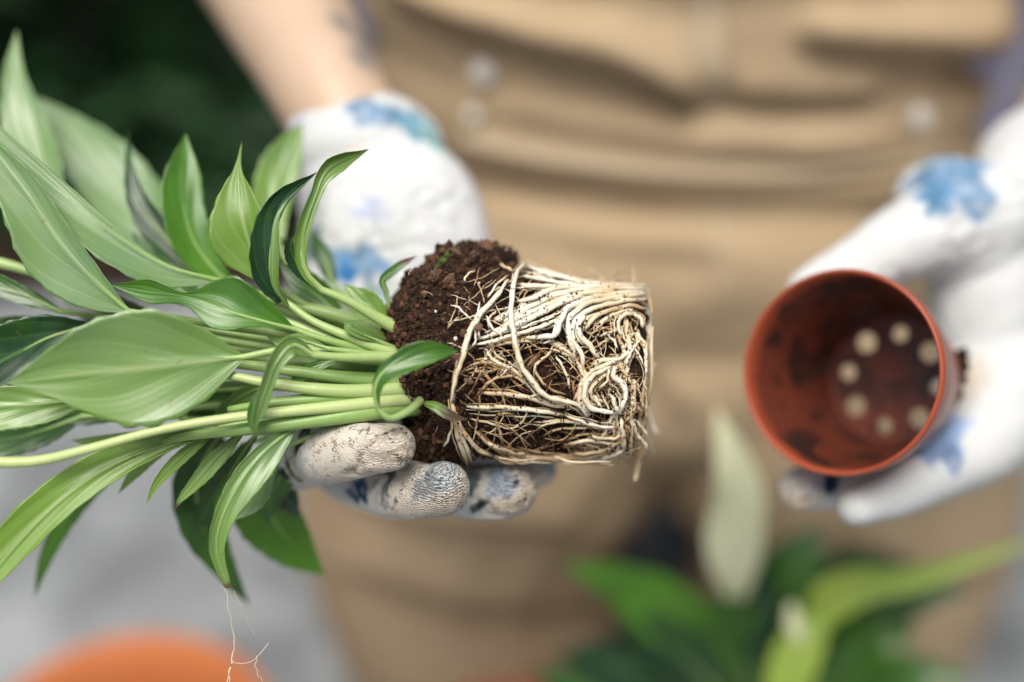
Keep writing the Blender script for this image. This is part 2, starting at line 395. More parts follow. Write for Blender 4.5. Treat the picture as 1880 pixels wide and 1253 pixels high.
# ------------------------------------------------------------------ leaves
def prof_default(n, peak=.38):
    t = np.linspace(0, 1, n); a = peak / (1 - peak) * 1.05
    f = np.power(t, .85 * 1.0) * np.power(1 - t, .85 * (1 - peak) / peak * 1.0); return f / f.max()
def leaf(parent, mid, wl, wr=None, roll=0.0, fold=(.35, .35), under=True, tint=.5, pet=None, pr=(14, 9), ptint=.5, wav=.06, dead=0.0, kw=2.3, white=False, young=False, thick=.00035, n=30, m=9, peak=.38, name='leaf', label=None):
    """mid: midrib points (photo x, photo y, depth) from blade base to tip; wl / wr: half widths left / right of travel (photo px)."""
    wr = wl if wr is None else wr
    q = catmull(mid, n); P = np.array([Wp(*a) for a in q]); px = q[:, 2] * KPX
    def wid(a):
        return prof_default(n, peak) * a if isinstance(a, (int, float)) else np.maximum(catmull(np.c_[np.linspace(0, 1, len(a)), np.zeros(len(a)), a], n)[:, 2], 0)
    WL, WR = wid(wl) * px * 1.08, wid(wr) * px * 1.08
    T = np.gradient(P, axis=0); T /= np.linalg.norm(T, axis=1)[:, None]
    rl = interp(roll if isinstance(roll, (list, tuple)) else [roll, roll], n); ph = rnd.uniform(0, 6)
    us = np.linspace(-1, 1, 2 * m + 1); top = []; nor = []; uv = []
    for i in range(n):
        Vd = unit(CAM - P[i]); Sd = unit(np.cross(T[i], Vd)); N = np.cross(Sd, T[i]); c, s_ = math.cos(R(rl[i])), math.sin(R(rl[i]))
        S2 = c * Sd + s_ * N; N2 = c * N - s_ * Sd; t = i / (n - 1)
        for u in us:
            wd = WR[i] if u > 0 else WL[i]; f = fold[1] if u > 0 else fold[0]; f = f if abs(f) > 1e-3 else 1e-3; a = abs(u)
            lat = wd * math.sin(a * f) / f; up_ = wd * (1 - math.cos(a * f)) / f
            up_ += wd * wav * a * a * math.sin(kw * 6.283 * t + ph + (1.3 if u > 0 else 0)) + wd * .007 * math.sin((t - .85 * a ** .85) * 16 + ph) * (1 - a)
            lat *= 1 + .035 * math.sin(9 * t * 6.28 + ph * 2 + u) * (a > .9)
            top.append(P[i] + math.copysign(lat, u) * S2 + up_ * N2); nor.append(N2); uv.append((.5 + .5 * u, t))
    top = np.array(top); nor = np.array(nor); C = 2 * m + 1; ridge = np.zeros(len(top))
    rt = interp([.0011, .0006, .00012], n)
    for i in range(n):
        ridge[i * C + m] = rt[i]; ridge[i * C + m - 1] = ridge[i * C + m + 1] = rt[i] * .25
    k = 1 if under else -1                # the raised midrib belongs to the underside
    A = top + nor * (thick / 2 + (ridge[:, None] if under else 0)); B = top - nor * (thick / 2 + (0 if under else ridge[:, None]))
    V = np.vstack([A, B]); o = n * C; F = []; mi = []
    fm, bm_ = (1, 0) if under else (0, 1)
    for i in range(n - 1):
        for j in range(C - 1):
            a = i * C + j; F.append((a, a + C, a + C + 1, a + 1)); mi.append(fm); F.append((o + a, o + a + 1, o + a + C + 1, o + a + C)); mi.append(bm_)
        for j, fl in ((0, 0), (C - 1, 1)):
            a = i * C + j; F.append((a, o + a, o + a + C, a + C) if not fl else (a, a + C, o + a + C, o + a)); mi.append(1)
    tt = np.array([x[1] for x in uv]); dd = np.clip((tt - (1 - dead)) / (dead * .4 + 1e-6), 0, 1) if dead else np.zeros(len(tt))
    mats = [PALE, PALE] if white else [YOUNG, YOUNG] if young else [TOP, UND]
    L = mk(name, V, F, mats, parent, True, mi, np.vstack([uv, uv]), {'tint': np.full(2 * o, tint), 'dead': np.r_[dd, dd]})
    if label: L['label'] = label
    if pet is not None:
        b = mid[0]; pts = list(pet) + [b]
        k2 = 22; pq = np.vstack([catmull(pts, k2), q[1:n * 5 // 8:2]]); k3 = len(pq); PP = np.array([Wp(*a) for a in pq]); rr = np.r_[interp(pr, k2), np.linspace(pr[-1] * .8, 1.2, k3 - k2)] * pq[:, 2] * KPX * .51
        v, f = tube(PP, rr, 10); mk('petiole', v, f, [PET], L, attr={'tint': interp([ptint + .1, ptint, ptint - .1, ptint], k3).repeat(10).tolist() + [ptint] * 2})
    return L

crown = Wp(770, 690, .575)
PL = thing('peace_lily', 'leafy green plant with white root ball lying in the gloved hand', 'plant', tuple(crown))
def lf(*a, **k): return leaf(PL, *a, **k)
# -- foreground and middle leaves
lf([(445, 656, .550), (330, 668, .545), (200, 681, .540), (100, 692, .535), (12, 704, .530)], [6, 66, 96, 100, 70, 32, 0], [6, 62, 98, 100, 82, 42, 0], roll=4, fold=(.30, .40), tint=.55, pet=[(752, 652, .572), (640, 648, .562), (530, 642, .553)], pr=(24, 16, 12), ptint=.65, wav=.04)
lf([(402, 516, .572), (300, 486, .566), (200, 418, .562), (90, 322, .560), (-40, 205, .556)], [4, 44, 58, 52, 40, 20], [2, 5, 8, 10, 8, 5], roll=-8, fold=(.55, .2), tint=.30, pet=[(758, 640, .585), (640, 600, .585), (500, 548, .578)], pr=(26, 18, 12), wav=.05)
lf([(236, 572, .558), (180, 520, .555), (110, 440, .552), (50, 352, .550), (-25, 255, .548)], [6, 58, 76, 62, 44, 20], [3, 18, 26, 28, 24, 8], roll=6, fold=(.45, .5), tint=.28, pet=[(760, 668, .580), (600, 625, .576), (420, 600, .568)], pr=(26, 18, 12), wav=.04)
lf([(95, 400, .620), (78, 320, .628), (45, 210, .636), (30, 130, .640), (31, 55, .646)], [30, 46, 44, 24, 0], [20, 38, 34, 16, 0], roll=10, fold=(.4, .4), tint=.32, pet=[(755, 650, .60), (500, 560, .61), (260, 490, .615)], pr=(24, 14, 10))
lf([(330, 480, .640), (265, 405, .650), (190, 310, .660), (120, 232, .668), (66, 178, .674)], [20, 50, 60, 40, 0], [20, 54, 60, 36, 0], roll=-5, fold=(.3, .3), tint=.10, pet=[(755, 650, .605), (560, 570, .62), (430, 530, .63)], pr=(24, 14, 10))
lf([(360, 510, .605), (320, 455, .606), (280, 410, .606), (250, 360, .607), (238, 300, .612), (234, 240, .620)], [6, 26, 28, 18, 8, 0], [6, 22, 24, 16, 6, 0], under=False, tint=.05, fold=(.4, .5), pet=[(755, 660, .60), (560, 590, .605)], pr=(22, 14, 10))
lf([(425, 525, .600), (380, 480, .598), (346, 420, .597), (332, 340, .598), (341, 245, .602)], [6, 34, 40, 30, 0], [6, 30, 36, 34, 0], under=False, roll=-14, tint=.72, fold=(.35, .55), pet=[(758, 640, .595), (620, 590, .60)], pr=(22, 15, 10), wav=.05)
lf([(482, 512, .572), (462, 455, .570), (445, 395, .568), (438, 320, .570), (444, 260, .574)], [10, 54, 62, 40, 8, 0], [6, 20, 38, 26, 5, 0], roll=8, tint=.95, fold=(.4, .5), pet=[(755, 648, .585), (640, 600, .58), (560, 560, .575)], pr=(24, 16, 11), wav=.03)
lf([(505, 440, .628), (503, 380, .632), (515, 315, .638), (556, 222, .648)], [20, 38, 34, 0], [16, 30, 30, 0], tint=.85, under=True, pet=[(760, 640, .60), (640, 560, .61), (545, 500, .622)], pr=(22, 14, 9))
# dark glossy curled leaf and its pale back
lf([(522, 552, .562), (498, 505, .558), (500, 440, .555), (522, 375, .556), (583, 316, .562)], [14, 34, 38, 24, 0], [10, 14, 10, 6, 0], under=False, roll=[20, 10, -10], fold=(.9, 1.5), tint=.0, pet=[(748, 660, .568), (650, 622, .562), (575, 590, .561)], pr=(26, 17, 12), ptint=.75, wav=.05)
lf([(528, 560, .560), (504, 520, .555), (502, 450, .551), (508, 400, .551), (530, 365, .553)], [3, 6, 5, 3, 0], [3, 12, 16, 9, 0], under=True, roll=25, fold=(.2, .8), tint=.6, wav=.03)
lf([(590, 532, .560), (560, 495, .556), (556, 440, .554), (578, 365, .554), (606, 308, .556), (677, 274, .562)], [6, 15, 18, 14, 20, 0], [3, 7, 10, 10, 18, 0], under=True, roll=[0, -10, -25], fold=(1.0, .6), tint=.85, pet=[(762, 622, .572), (690, 582, .566), (640, 553, .562)], pr=(30, 20, 13), ptint=.72, wav=.06)
lf([(572, 520, .566), (548, 490, .564), (534, 455, .562), (541, 430, .562)], [6, 14, 14, 0], [3, 6, 8, 0], under=False, tint=.05, fold=(.6, .4))
# glossy leaf, twisted in the middle
lf([(543, 605, .556), (490, 592, .551), (420, 572, .548), (352, 548, .550), (290, 538, .553), (205, 524, .556)], [3, 12, 38, 14, 20, 0], [0, 40, 62, 8, 22, 0], under=False, roll=[-4, -8, 10], fold=(.4, .55), tint=.62, wav=.03, pet=[(745, 664, .572), (660, 640, .564), (590, 622, .558)], pr=(22, 15, 10))
# little curled leaf in front of the soil
lf([(694, 752, .538), (688, 715, .534), (705, 682, .533), (750, 662, .534), (800, 652, .536), (842, 645, .540)], [3, 5, 14, 27, 24, 0], [4, 16, 24, 22, 12, 0], under=False, roll=[25, 10, 0], fold=(.6, .7), tint=.55, pet=[(772, 735, .552), (748, 756, .545), (716, 768, .540)], pr=(17, 14, 11), ptint=.6, wav=.03, peak=.6)
# folded pale leaf hanging over the stalks
lf([(575, 652, .546), (537, 634, .541), (508, 668, .538), (488, 715, .538), (474, 760, .539), (464, 792, .541)], [4, 20, 12, 12, 12, 0], [4, 18, 20, 16, 14, 0], under=True, roll=[0, 25, 30], fold=(.7, .7), tint=.6, pet=[(745, 656, .562), (690, 656, .556), (630, 656, .550)], pr=(26, 18, 13), ptint=.7, wav=.05)
lf([(478, 715, .544), (466, 745, .543), (462, 775, .543), (466, 796, .543)], [8, 14, 14, 0], [3, 8, 8, 0], under=False, tint=.4)
# -- left edge leaves
lf([(160, 600, .575), (90, 620, .572), (20, 655, .570), (-70, 700, .566)], [10, 36, 46, 30], [10, 46, 60, 40], under=False, tint=.08, fold=(.3, .4), pet=[(760, 680, .585), (500, 640, .585), (280, 605, .58)], pr=(22, 14, 10))
lf([(110, 572, .580), (60, 548, .580), (0, 522, .580), (-60, 500, .580)], [5, 18, 22, 18], [4, 12, 16, 14], under=False, tint=.35, pet=[(760, 675, .59), (420, 610, .588), (240, 590, .585)], pr=(20, 13, 10))
lf([(170, 735, .560), (90, 740, .556), (10, 745, .554), (-70, 750, .550)], [8, 34, 44, 36], [8, 28, 34, 24], under=True, tint=.75, fold=(.4, .3), pet=[(765, 705, .585), (520, 700, .58), (330, 715, .57)], pr=(22, 14, 10))
lf([(150, 765, .590), (80, 790, .590), (10, 808, .590), (-60, 820, .590)], [8, 26, 30, 20], [8, 30, 36, 26], under=False, tint=.22, pet=[(765, 715, .59), (500, 740, .59), (300, 750, .59)], pr=(20, 13, 10))
lf([(70, 590, .600), (20, 600, .600), (-40, 612, .600)], [10, 26, 16], [8, 18, 12], under=False, tint=.3, pet=[(760, 690, .595), (420, 640, .60), (220, 600, .60)], pr=(18, 12, 10))
# -- hanging leaves below
lf([(430, 788, .560), (330, 808, .556), (200, 858, .552), (100, 930, .548), (0, 1035, .544), (-60, 1120, .540)], [4, 14, 28, 30, 26, 10], [4, 20, 34, 42, 40, 16], under=True, roll=-6, fold=(.45, .4), tint=.98, pet=[(768, 742, .572), (640, 758, .566), (530, 776, .562)], pr=(26, 20, 12), ptint=.35, wav=.05)
lf([(250, 838, .600), (180, 885, .606), (120, 950, .612), (84, 1020, .618), (62, 1100, .626)], [6, 16, 20, 14, 0], [4, 10, 12, 10, 0], under=False, tint=.35, pet=[(768, 730, .59), (520, 770, .592), (350, 800, .596)], pr=(18, 12, 9))
lf([(335, 805, .578), (285, 832, .578), (245, 868, .578), (216, 908, .580)], [4, 12, 12, 0], [3, 10, 8, 0], under=True, tint=.8, pet=[(768, 738, .58), (560, 770, .58), (420, 790, .578)], pr=(18, 11, 7))
lf([(402, 784, .560), (352, 822, .560), (312, 858, .560), (284, 892, .560), (269, 926, .561)], [4, 11, 13, 9, 0], [3, 9, 11, 7, 0], under=True, tint=.9, fold=(.6, .6), pet=[(768, 740, .575), (600, 762, .566), (480, 772, .562)], pr=(18, 11, 7))
lf([(445, 795, .566), (396, 842, .566), (356, 888, .566), (330, 918, .566), (319, 940, .567)], [4, 15, 17, 10, 0], [3, 13, 13, 8, 0], under=True, tint=.7, dead=.12, fold=(.6, .6), pet=[(768, 744, .577), (620, 768, .57), (520, 780, .567)], pr=(18, 12, 8))
lf([(542, 784, .558), (484, 830, .553), (440, 885, .549), (408, 950, .547), (398, 1010, .548), (418, 1078, .551)], [4, 34, 36, 24, 13, 6], [4, 16, 20, 17, 14, 6], under=True, roll=6, fold=(.5, .7), tint=.55, dead=.03, pet=[(770, 746, .572), (680, 760, .566), (600, 772, .561)], pr=(24, 18, 12), ptint=.4, wav=.07)
lf([(490, 835, .566), (478, 870, .566), (462, 910, .566), (425, 958, .566)], [22, 28, 26, 0], [6, 24, 28, 0], under=True, tint=.25, fold=(.4, .5), pet=[(770, 744, .58), (640, 775, .572)], pr=(18, 12, 8))
lf([(400, 800, .600), (362, 880, .606), (372, 965, .612), (412, 1045, .620), (458, 1112, .632)], [20, 36, 36, 22, 0], [20, 40, 38, 20, 0], under=False, tint=.25, pet=[(768, 735, .595), (600, 770, .598)], pr=(20, 14, 10))
lf([(470, 885, .615), (500, 950, .622), (545, 1010, .630), (597, 1058, .638)], [40, 50, 34, 0], [50, 60, 36, 0], under=False, tint=.85, roll=-10, fold=(.4, .4), pet=[(768, 738, .60), (620, 790, .61)], pr=(20, 14, 10))
lf([(480, 850, .600), (505, 885, .602), (530, 920, .605), (548, 950, .612)], [14, 24, 20, 0], [18, 26, 22, 0], under=False, tint=.05, pet=[(768, 742, .595)], pr=(18, 12, 9))
lf([(470, 798, .575), (436, 846, .577), (408, 900, .580), (392, 955, .584)], [4, 12, 12, 0], [3, 11, 11, 0], under=False, tint=.5, pet=[(768, 744, .58), (600, 772, .576)], pr=(18, 12, 7))
lf([(305, 815, .585), (245, 838, .586), (185, 858, .588), (128, 868, .59)], [4, 13, 12, 0], [3, 12, 10, 0], under=False, tint=.15, pet=[(768, 735, .59), (520, 768, .588)], pr=(18, 12, 7))
lf([(300, 720, .585), (230, 742, .588), (150, 760, .59), (70, 765, .592)], [8, 22, 20, 0], [8, 24, 22, 0], under=False, tint=.1, pet=[(768, 715, .59), (520, 712, .588)], pr=(18, 12, 8))
lf([(560, 792, .585), (530, 850, .590), (500, 905, .596), (488, 965, .604)], [8, 24, 24, 0], [8, 20, 20, 0], under=False, tint=.3, pet=[(768, 744, .59)], pr=(18, 12, 8))
lf([(330, 602, .592), (250, 590, .594), (170, 562, .596), (85, 532, .598)], [8, 26, 28, 0], [8, 28, 26, 0], under=False, tint=.1, pet=[(762, 680, .592), (520, 634, .592)], pr=(18, 12, 8))
lf([(420, 640, .583), (340, 622, .585), (270, 606, .588), (190, 596, .59)], [6, 18, 20, 0], [6, 22, 20, 0], under=False, tint=.25, roll=15, pet=[(762, 685, .586), (580, 660, .582)], pr=(18, 12, 8))
lf([(385, 565, .593), (325, 530, .596), (275, 482, .600), (243, 425, .606)], [8, 28, 26, 0], [8, 24, 22, 0], under=False, tint=.2, pet=[(760, 655, .59), (560, 605, .592)], pr=(18, 12, 8))
lf([(450, 815, .588), (420, 872, .590), (385, 925, .594), (352, 985, .60)], [6, 22, 22, 0], [6, 20, 20, 0], under=False, tint=.12, roll=-15, pet=[(768, 742, .59), (600, 775, .59)], pr=(18, 12, 8))
lf([(520, 700, .572), (470, 716, .570), (420, 742, .570), (385, 775, .572)], [5, 14, 14, 0], [5, 14, 12, 0], under=True, tint=.9, roll=20, pet=[(765, 700, .58), (640, 692, .574)], pr=(16, 12, 7))
lf([(620, 660, .562), (585, 672, .560), (552, 690, .560), (522, 720, .562)], [4, 11, 11, 0], [3, 10, 9, 0], under=False, tint=.7, roll=-10, pet=[(755, 672, .57)], pr=(14, 10, 7))
lf([(300, 790, .575), (245, 806, .577), (190, 812, .580), (130, 808, .584)], [5, 15, 14, 0], [4, 13, 12, 0], under=True, tint=.6, pet=[(768, 736, .58), (520, 764, .576)], pr=(16, 11, 7))
# -- small ones near the crown
lf([(625, 580, .592), (590, 550, .592), (550, 515, .592), (512, 482, .594)], [8, 28, 24, 0], [8, 26, 24, 0], under=False, tint=.55, pet=[(758, 648, .59), (690, 615, .59)], pr=(20, 14, 9))
lf([(712, 592, .578), (685, 572, .577), (655, 552, .577), (631, 522, .578)], [6, 20, 18, 0], [6, 26, 26, 0], under=True, tint=1.0, pet=[(760, 632, .582)], pr=(16, 12, 9), dead=.03)
lf([(713, 555, .580), (709, 535, .579), (703, 514, .578), (735, 488, .578), (766, 470, .580)], [4, 5, 8, 7, 0], [3, 5, 8, 6, 0], under=False, tint=.6, dead=.35, pet=[(740, 612, .585), (716, 585, .582)], pr=(9, 8, 7))
lf([(690, 625, .562), (655, 610, .558), (640, 598, .557), (668, 588, .560)], [4, 8, 8, 0], [3, 9, 8, 0], under=True, tint=.6, pet=[(748, 650, .57)], pr=(12, 10, 8))
lf([(600, 640, .556), (550, 625, .556), (520, 628, .558), (490, 618, .56)], [4, 14, 14, 0], [3, 10, 10, 0], under=True, tint=.7, pet=[(745, 660, .57), (670, 650, .56)], pr=(20, 14, 9))
lf([(330, 770, .590), (380, 745, .60), (420, 730, .605), (470, 740, .61)], [20, 30, 26, 0], [16, 30, 26, 0], under=False, tint=.1, pet=[(600, 745, .60), (480, 770, .6)], pr=(16, 12, 9))
lf([(480, 560, .600), (440, 540, .600), (400, 530, .600), (350, 500, .600)], [10, 26, 24, 0], [10, 22, 20, 0], under=False, tint=.3, pet=[(755, 655, .592), (600, 600, .598)], pr=(18, 12, 9))
lf([(610, 520, .615), (598, 480, .620), (585, 450, .624), (570, 425, .63)], [8, 16, 14, 0], [8, 14, 12, 0], under=False, tint=.1, pet=[(755, 640, .595), (660, 580, .605)], pr=(16, 12, 9))
# loose stalks: the long white flower stalk and bare petioles between the leaves
def stalk(pts, w, tint, name='stalk'):
    k = 30; q = catmull(pts, k); P = np.array([Wp(*a) for a in q]); rr = interp(w, k) * q[:, 2] * KPX * .52
    v, f = tube(P, rr, 12); return mk(name, v, f, [PET], PL, attr={'tint': [tint] * len(v)})
stalk([(770, 732, .568), (640, 745, .556), (450, 764, .546), (300, 788, .542), (150, 828, .540), (55, 848, .540), (-60, 848, .540)], (26, 22, 17, 16, 18, 22), 1.15)
stalk([(765, 715, .568), (620, 718, .556), (490, 703, .552), (415, 690, .552), (300, 690, .556)], (28, 24, 16, 12), .85)
stalk([(768, 700, .572), (640, 695, .562), (500, 676, .560), (430, 668, .562), (330, 655, .566)], (30, 24, 18, 14), .4)
stalk([(768, 748, .570), (650, 762, .558), (480, 785, .553), (350, 800, .554), (300, 812, .556)], (30, 28, 22, 14), .3)
stalk([(758, 636, .580), (650, 590, .576), (540, 560, .576), (430, 540, .58)], (34, 28, 18, 12), .5)
stalk([(765, 728, .574), (640, 730, .560), (520, 738, .556), (420, 752, .558)], (30, 30, 20, 12), .35)
stalk([(60, 500, .585), (20, 488, .585), (-40, 474, .585)], (16, 20, 22), .7)
stalk([(760, 690, .580), (600, 672, .574), (420, 650, .574), (300, 620, .578)], (30, 22, 16, 12), .35)
stalk([(758, 662, .576), (640, 632, .566), (560, 604, .565), (470, 570, .568)], (30, 24, 16, 12), .75)

# ------------------------------------------------------------------ root ball
def tocam(P): q = np.asarray(P) - CAM; return np.stack([q @ RT, q @ UP, q @ FW], -1)
def toworld(q): q = np.asarray(q); return CAM + q[..., :1] * RT + q[..., 1:2] * UP + q[..., 2:3] * FW
BA, BB = tocam(Wp(800, 656, .593)), tocam(Wp(1178, 688, .597)); BL = np.linalg.norm(BB - BA); BAX = (BB - BA) / BL
RA, RB = .0455, .0365
def rball(a): return RA + (RB - RA) * np.clip(a / BL, -.2, 1)
SS = np.linspace(.53, .64, 140)
def onball_many(xy, h):                  # where sight lines meet the tapered root ball, raised by h
    xy = np.asarray(xy, float); h = np.broadcast_to(np.asarray(h, float), (len(xy),))
    D = np.stack([(xy[:, 0] - 940) * KPX, (626.5 - xy[:, 1]) * KPX, np.ones(len(xy))], 1)
    q = SS[None, :, None] * D[:, None, :] - BA; a = q @ BAX
    g = np.linalg.norm(q - a[..., None] * BAX, axis=2) - rball(a) - h[:, None]
    ok = g < 0; i = np.where(ok.any(1), ok.argmax(1), g.argmin(1)); r = np.arange(len(xy))
    g1 = g[r, i]; g0 = g[r, np.maximum(i - 1, 0)]; fr = np.where(ok.any(1) & (g0 > 0), g0 / (g0 - g1 + 1e-12), 1.0)
    sd = SS[np.maximum(i - 1, 0)] * (1 - fr) + SS[i] * fr
    return CAM + (sd[:, None] * D) @ CAMAX
def onball(px, py, h=0.0): return onball_many([(px, py)], h)[0]
bv_, bf_, _ = fuse([
    tube([toworld(BA + BAX * (BL * t)) for t in np.linspace(.02, .965, 24)], [rball(BL * t) - .0035 for t in np.linspace(.02, .965, 24)], 40, ck=.04),
    ell(Wp(815, 625, .590), (.024, .033, .036), CAMAX), ell(Wp(775, 690, .590), (.010, .022, .03), CAMAX), ell(Wp(745, 590, .588), (.008, .009, .012), CAMAX), ell(Wp(850, 492, .588), (.013, .010, .014), CAMAX),
    ell(Wp(900, 490, .600), (.012, .009, .014), CAMAX), ell(Wp(810, 530, .586), (.012, .010, .015), CAMAX), ell(Wp(805, 800, .585), (.013, .012, .015), CAMAX)], .0016, 2)
RBALL = mk('root_ball', bv_, bf_, [SOIL], PL)
# roughen the soil surface
me = RBALL.data; n = len(me.vertices); co = np.empty(n * 3); me.vertices.foreach_get('co', co); no = np.empty(n * 3); me.vertices.foreach_get('normal', no)
co = co.reshape(-1, 3); no = no.reshape(-1, 3)
dz = .0022 * nz(co, 160, 0, 3) + .0026 * nz(co, 60, 5, 2); co += no * dz[:, None]; me.vertices.foreach_set('co', co.ravel()); me.update()
wco = co + rootloc(PL)
# soil crumbs
def crumbs():
    rs = np.random.RandomState(8); tocamv = CAM - wco; tocamv /= np.linalg.norm(tocamv, axis=1)[:, None]
    X, Y, Z = proj(wco); left = np.clip((940 - X) / 150, .28, 1.0)
    wgt = np.where((no * tocamv).sum(1) > -.35, left, .12); wgt /= wgt.sum(); idx = rs.choice(len(wco), 17000, p=wgt)
    iv, if_ = ico(1); V = []; F = []; T = []
    hv, hf = np.array([(1, 0, 0), (-1, 0, 0), (0, 1, 0), (0, -1, 0), (0, 0, 1), (0, 0, -1.)]), [(0, 2, 4), (2, 1, 4), (1, 3, 4), (3, 0, 4), (2, 0, 5), (1, 2, 5), (3, 1, 5), (0, 3, 5)]
    for i in idx:
        s = min(.00028 + rs.exponential(.00030), .0019); bv, bf = (iv, if_) if s > .0009 else (hv, hf)
        q, _ = np.linalg.qr(rs.normal(size=(3, 3))); v = (bv * rs.uniform(.55, 1.25, bv.shape) * s * rs.uniform(.6, 1.3, 3)) @ q + wco[i] + no[i] * s * rs.uniform(-.2, 1.1)
        o = len(V); V += list(v); F += [tuple(k + o for k in f) for f in bf]; T += [min(1, max(0, rs.beta(1.1, 3.0)))] * len(bv)
    for i in range(1500):     # grains stuck to the roots
        P = onball(rs.uniform(830, 1172), rs.uniform(538, 835), rs.uniform(.001, .005)); s = rs.uniform(.0002, .0007); q, _ = np.linalg.qr(rs.normal(size=(3, 3)))
        o = len(V); V += list((hv * rs.uniform(.5, 1.3, hv.shape) * s) @ q + P); F += [tuple(k + o for k in f) for f in hf]; T += [rs.rand() * .5] * 6
    o = mk('soil_crumbs', V, F, [CRUMB], RBALL, False, attr={'tan': T}); o['kind'] = 'stuff'
crumbs()
def chip(px, py, d, s, m, name='bark_chip', flat=.35):
    rs = np.random.RandomState(int(px * 7 + py)); v, f = ico(3); q, _ = np.linalg.qr(rs.normal(size=(3, 3)))
    v = v * (1 + .16 * rs.normal(size=(len(v), 1)) + .4 * nz(v, 1.7, px)[:, None]) * np.array([1, .8, flat]) * s * .85; mk(name, v @ q + Wp(px, py, d), f, [m], RBALL, False)
for a in [(800, 508, .562, .0042), (828, 518, .560, .0036), (745, 583, .570, .005), (765, 548, .566, .0032), (870, 470, .572, .0035), (838, 462, .576, .003), (893, 455, .585, .004), (905, 478, .580, .0032), (925, 488, .590, .003),
          (770, 590, .562, .003), (858, 540, .551, .0022), (815, 590, .551, .002), (878, 600, .547, .0024), (850, 612, .547, .0018), (800, 640, .55, .0028), (840, 660, .546, .003), (860, 700, .545, .0022)]: chip(*a, BARK)
for a in [(822, 470, .577, .0028), (828, 458, .578, .0020), (812, 482, .575, .0022), (803, 492, .572, .0016), (834, 466, .577, .0018)]: chip(*a, MOSS, 'moss_tuft', .8)
for a in [(836, 622, .546, .0010), (800, 572, .553, .0006), (880, 520, .552, .0006), (930, 460, .59, .0009)]: chip(*a, PERL, 'perlite_grain', .9)
# thick roots traced one by one (coordinates measured in an enlargement of the root ball: x0=680, y0=420, 2.723 per px)
def Z(pts): return [(680 + x / 2.723, 420 + y / 2.723) for x, y in pts]
def root(pts, w, h=.001, tan=.2, h2=None, name='root', wob=.9, par=None):
    n = max(10, len(pts) * 5); q = catmull(np.c_[np.array(pts), np.zeros(len(pts))], n)[:, :2]
    hh = interp(h if isinstance(h, (list, tuple)) else [h, h], n); ph = rnd.uniform(0, 9)
    tq = np.linspace(0, 1, n); hh = hh - .0030 * np.clip(1 - np.minimum(tq, 1 - tq) / .10, 0, 1) ** 1.5
    P = onball_many(q, hh)
    for _ in range(2): P[1:-1] = .25 * P[:-2] + .5 * P[1:-1] + .25 * P[2:]
    P += np.array([[noise.noise(Vector((i * .33 + ph, k * 5.1, ph))) for k in range(3)] for i in range(n)]) * .0006 * wob
    en = .55 + .45 * np.clip(np.minimum(tq, 1 - tq) / .14, 0, 1)
    r = en * interp(w if isinstance(w, (list, tuple)) else [w, w, w * .85], n) / 2.723 * .585 * KPX * .43 * np.array([1 + .28 * noise.noise(Vector((i * .45, ph, 0))) for i in range(n)])
    v, f = tube(P, r, 8)
    if par is None: par = RBALL
    tt_ = np.clip(tan + .22 * np.array([noise.noise(Vector((i * .21, ph * 3, 4))) for i in range(n)]) + np.random.RandomState(int(ph * 1e6)).normal(0, .10), 0, 1)
    return v, f, tt_.repeat(8).tolist() + [tan] * 2
def R1(pts, w, h=.001, tan=.2, **k):
    v, f, t = root(Z(pts), w, h, tan, **k); return mk('root', v, f, [ROOT], RBALL, attr={'tan': t})
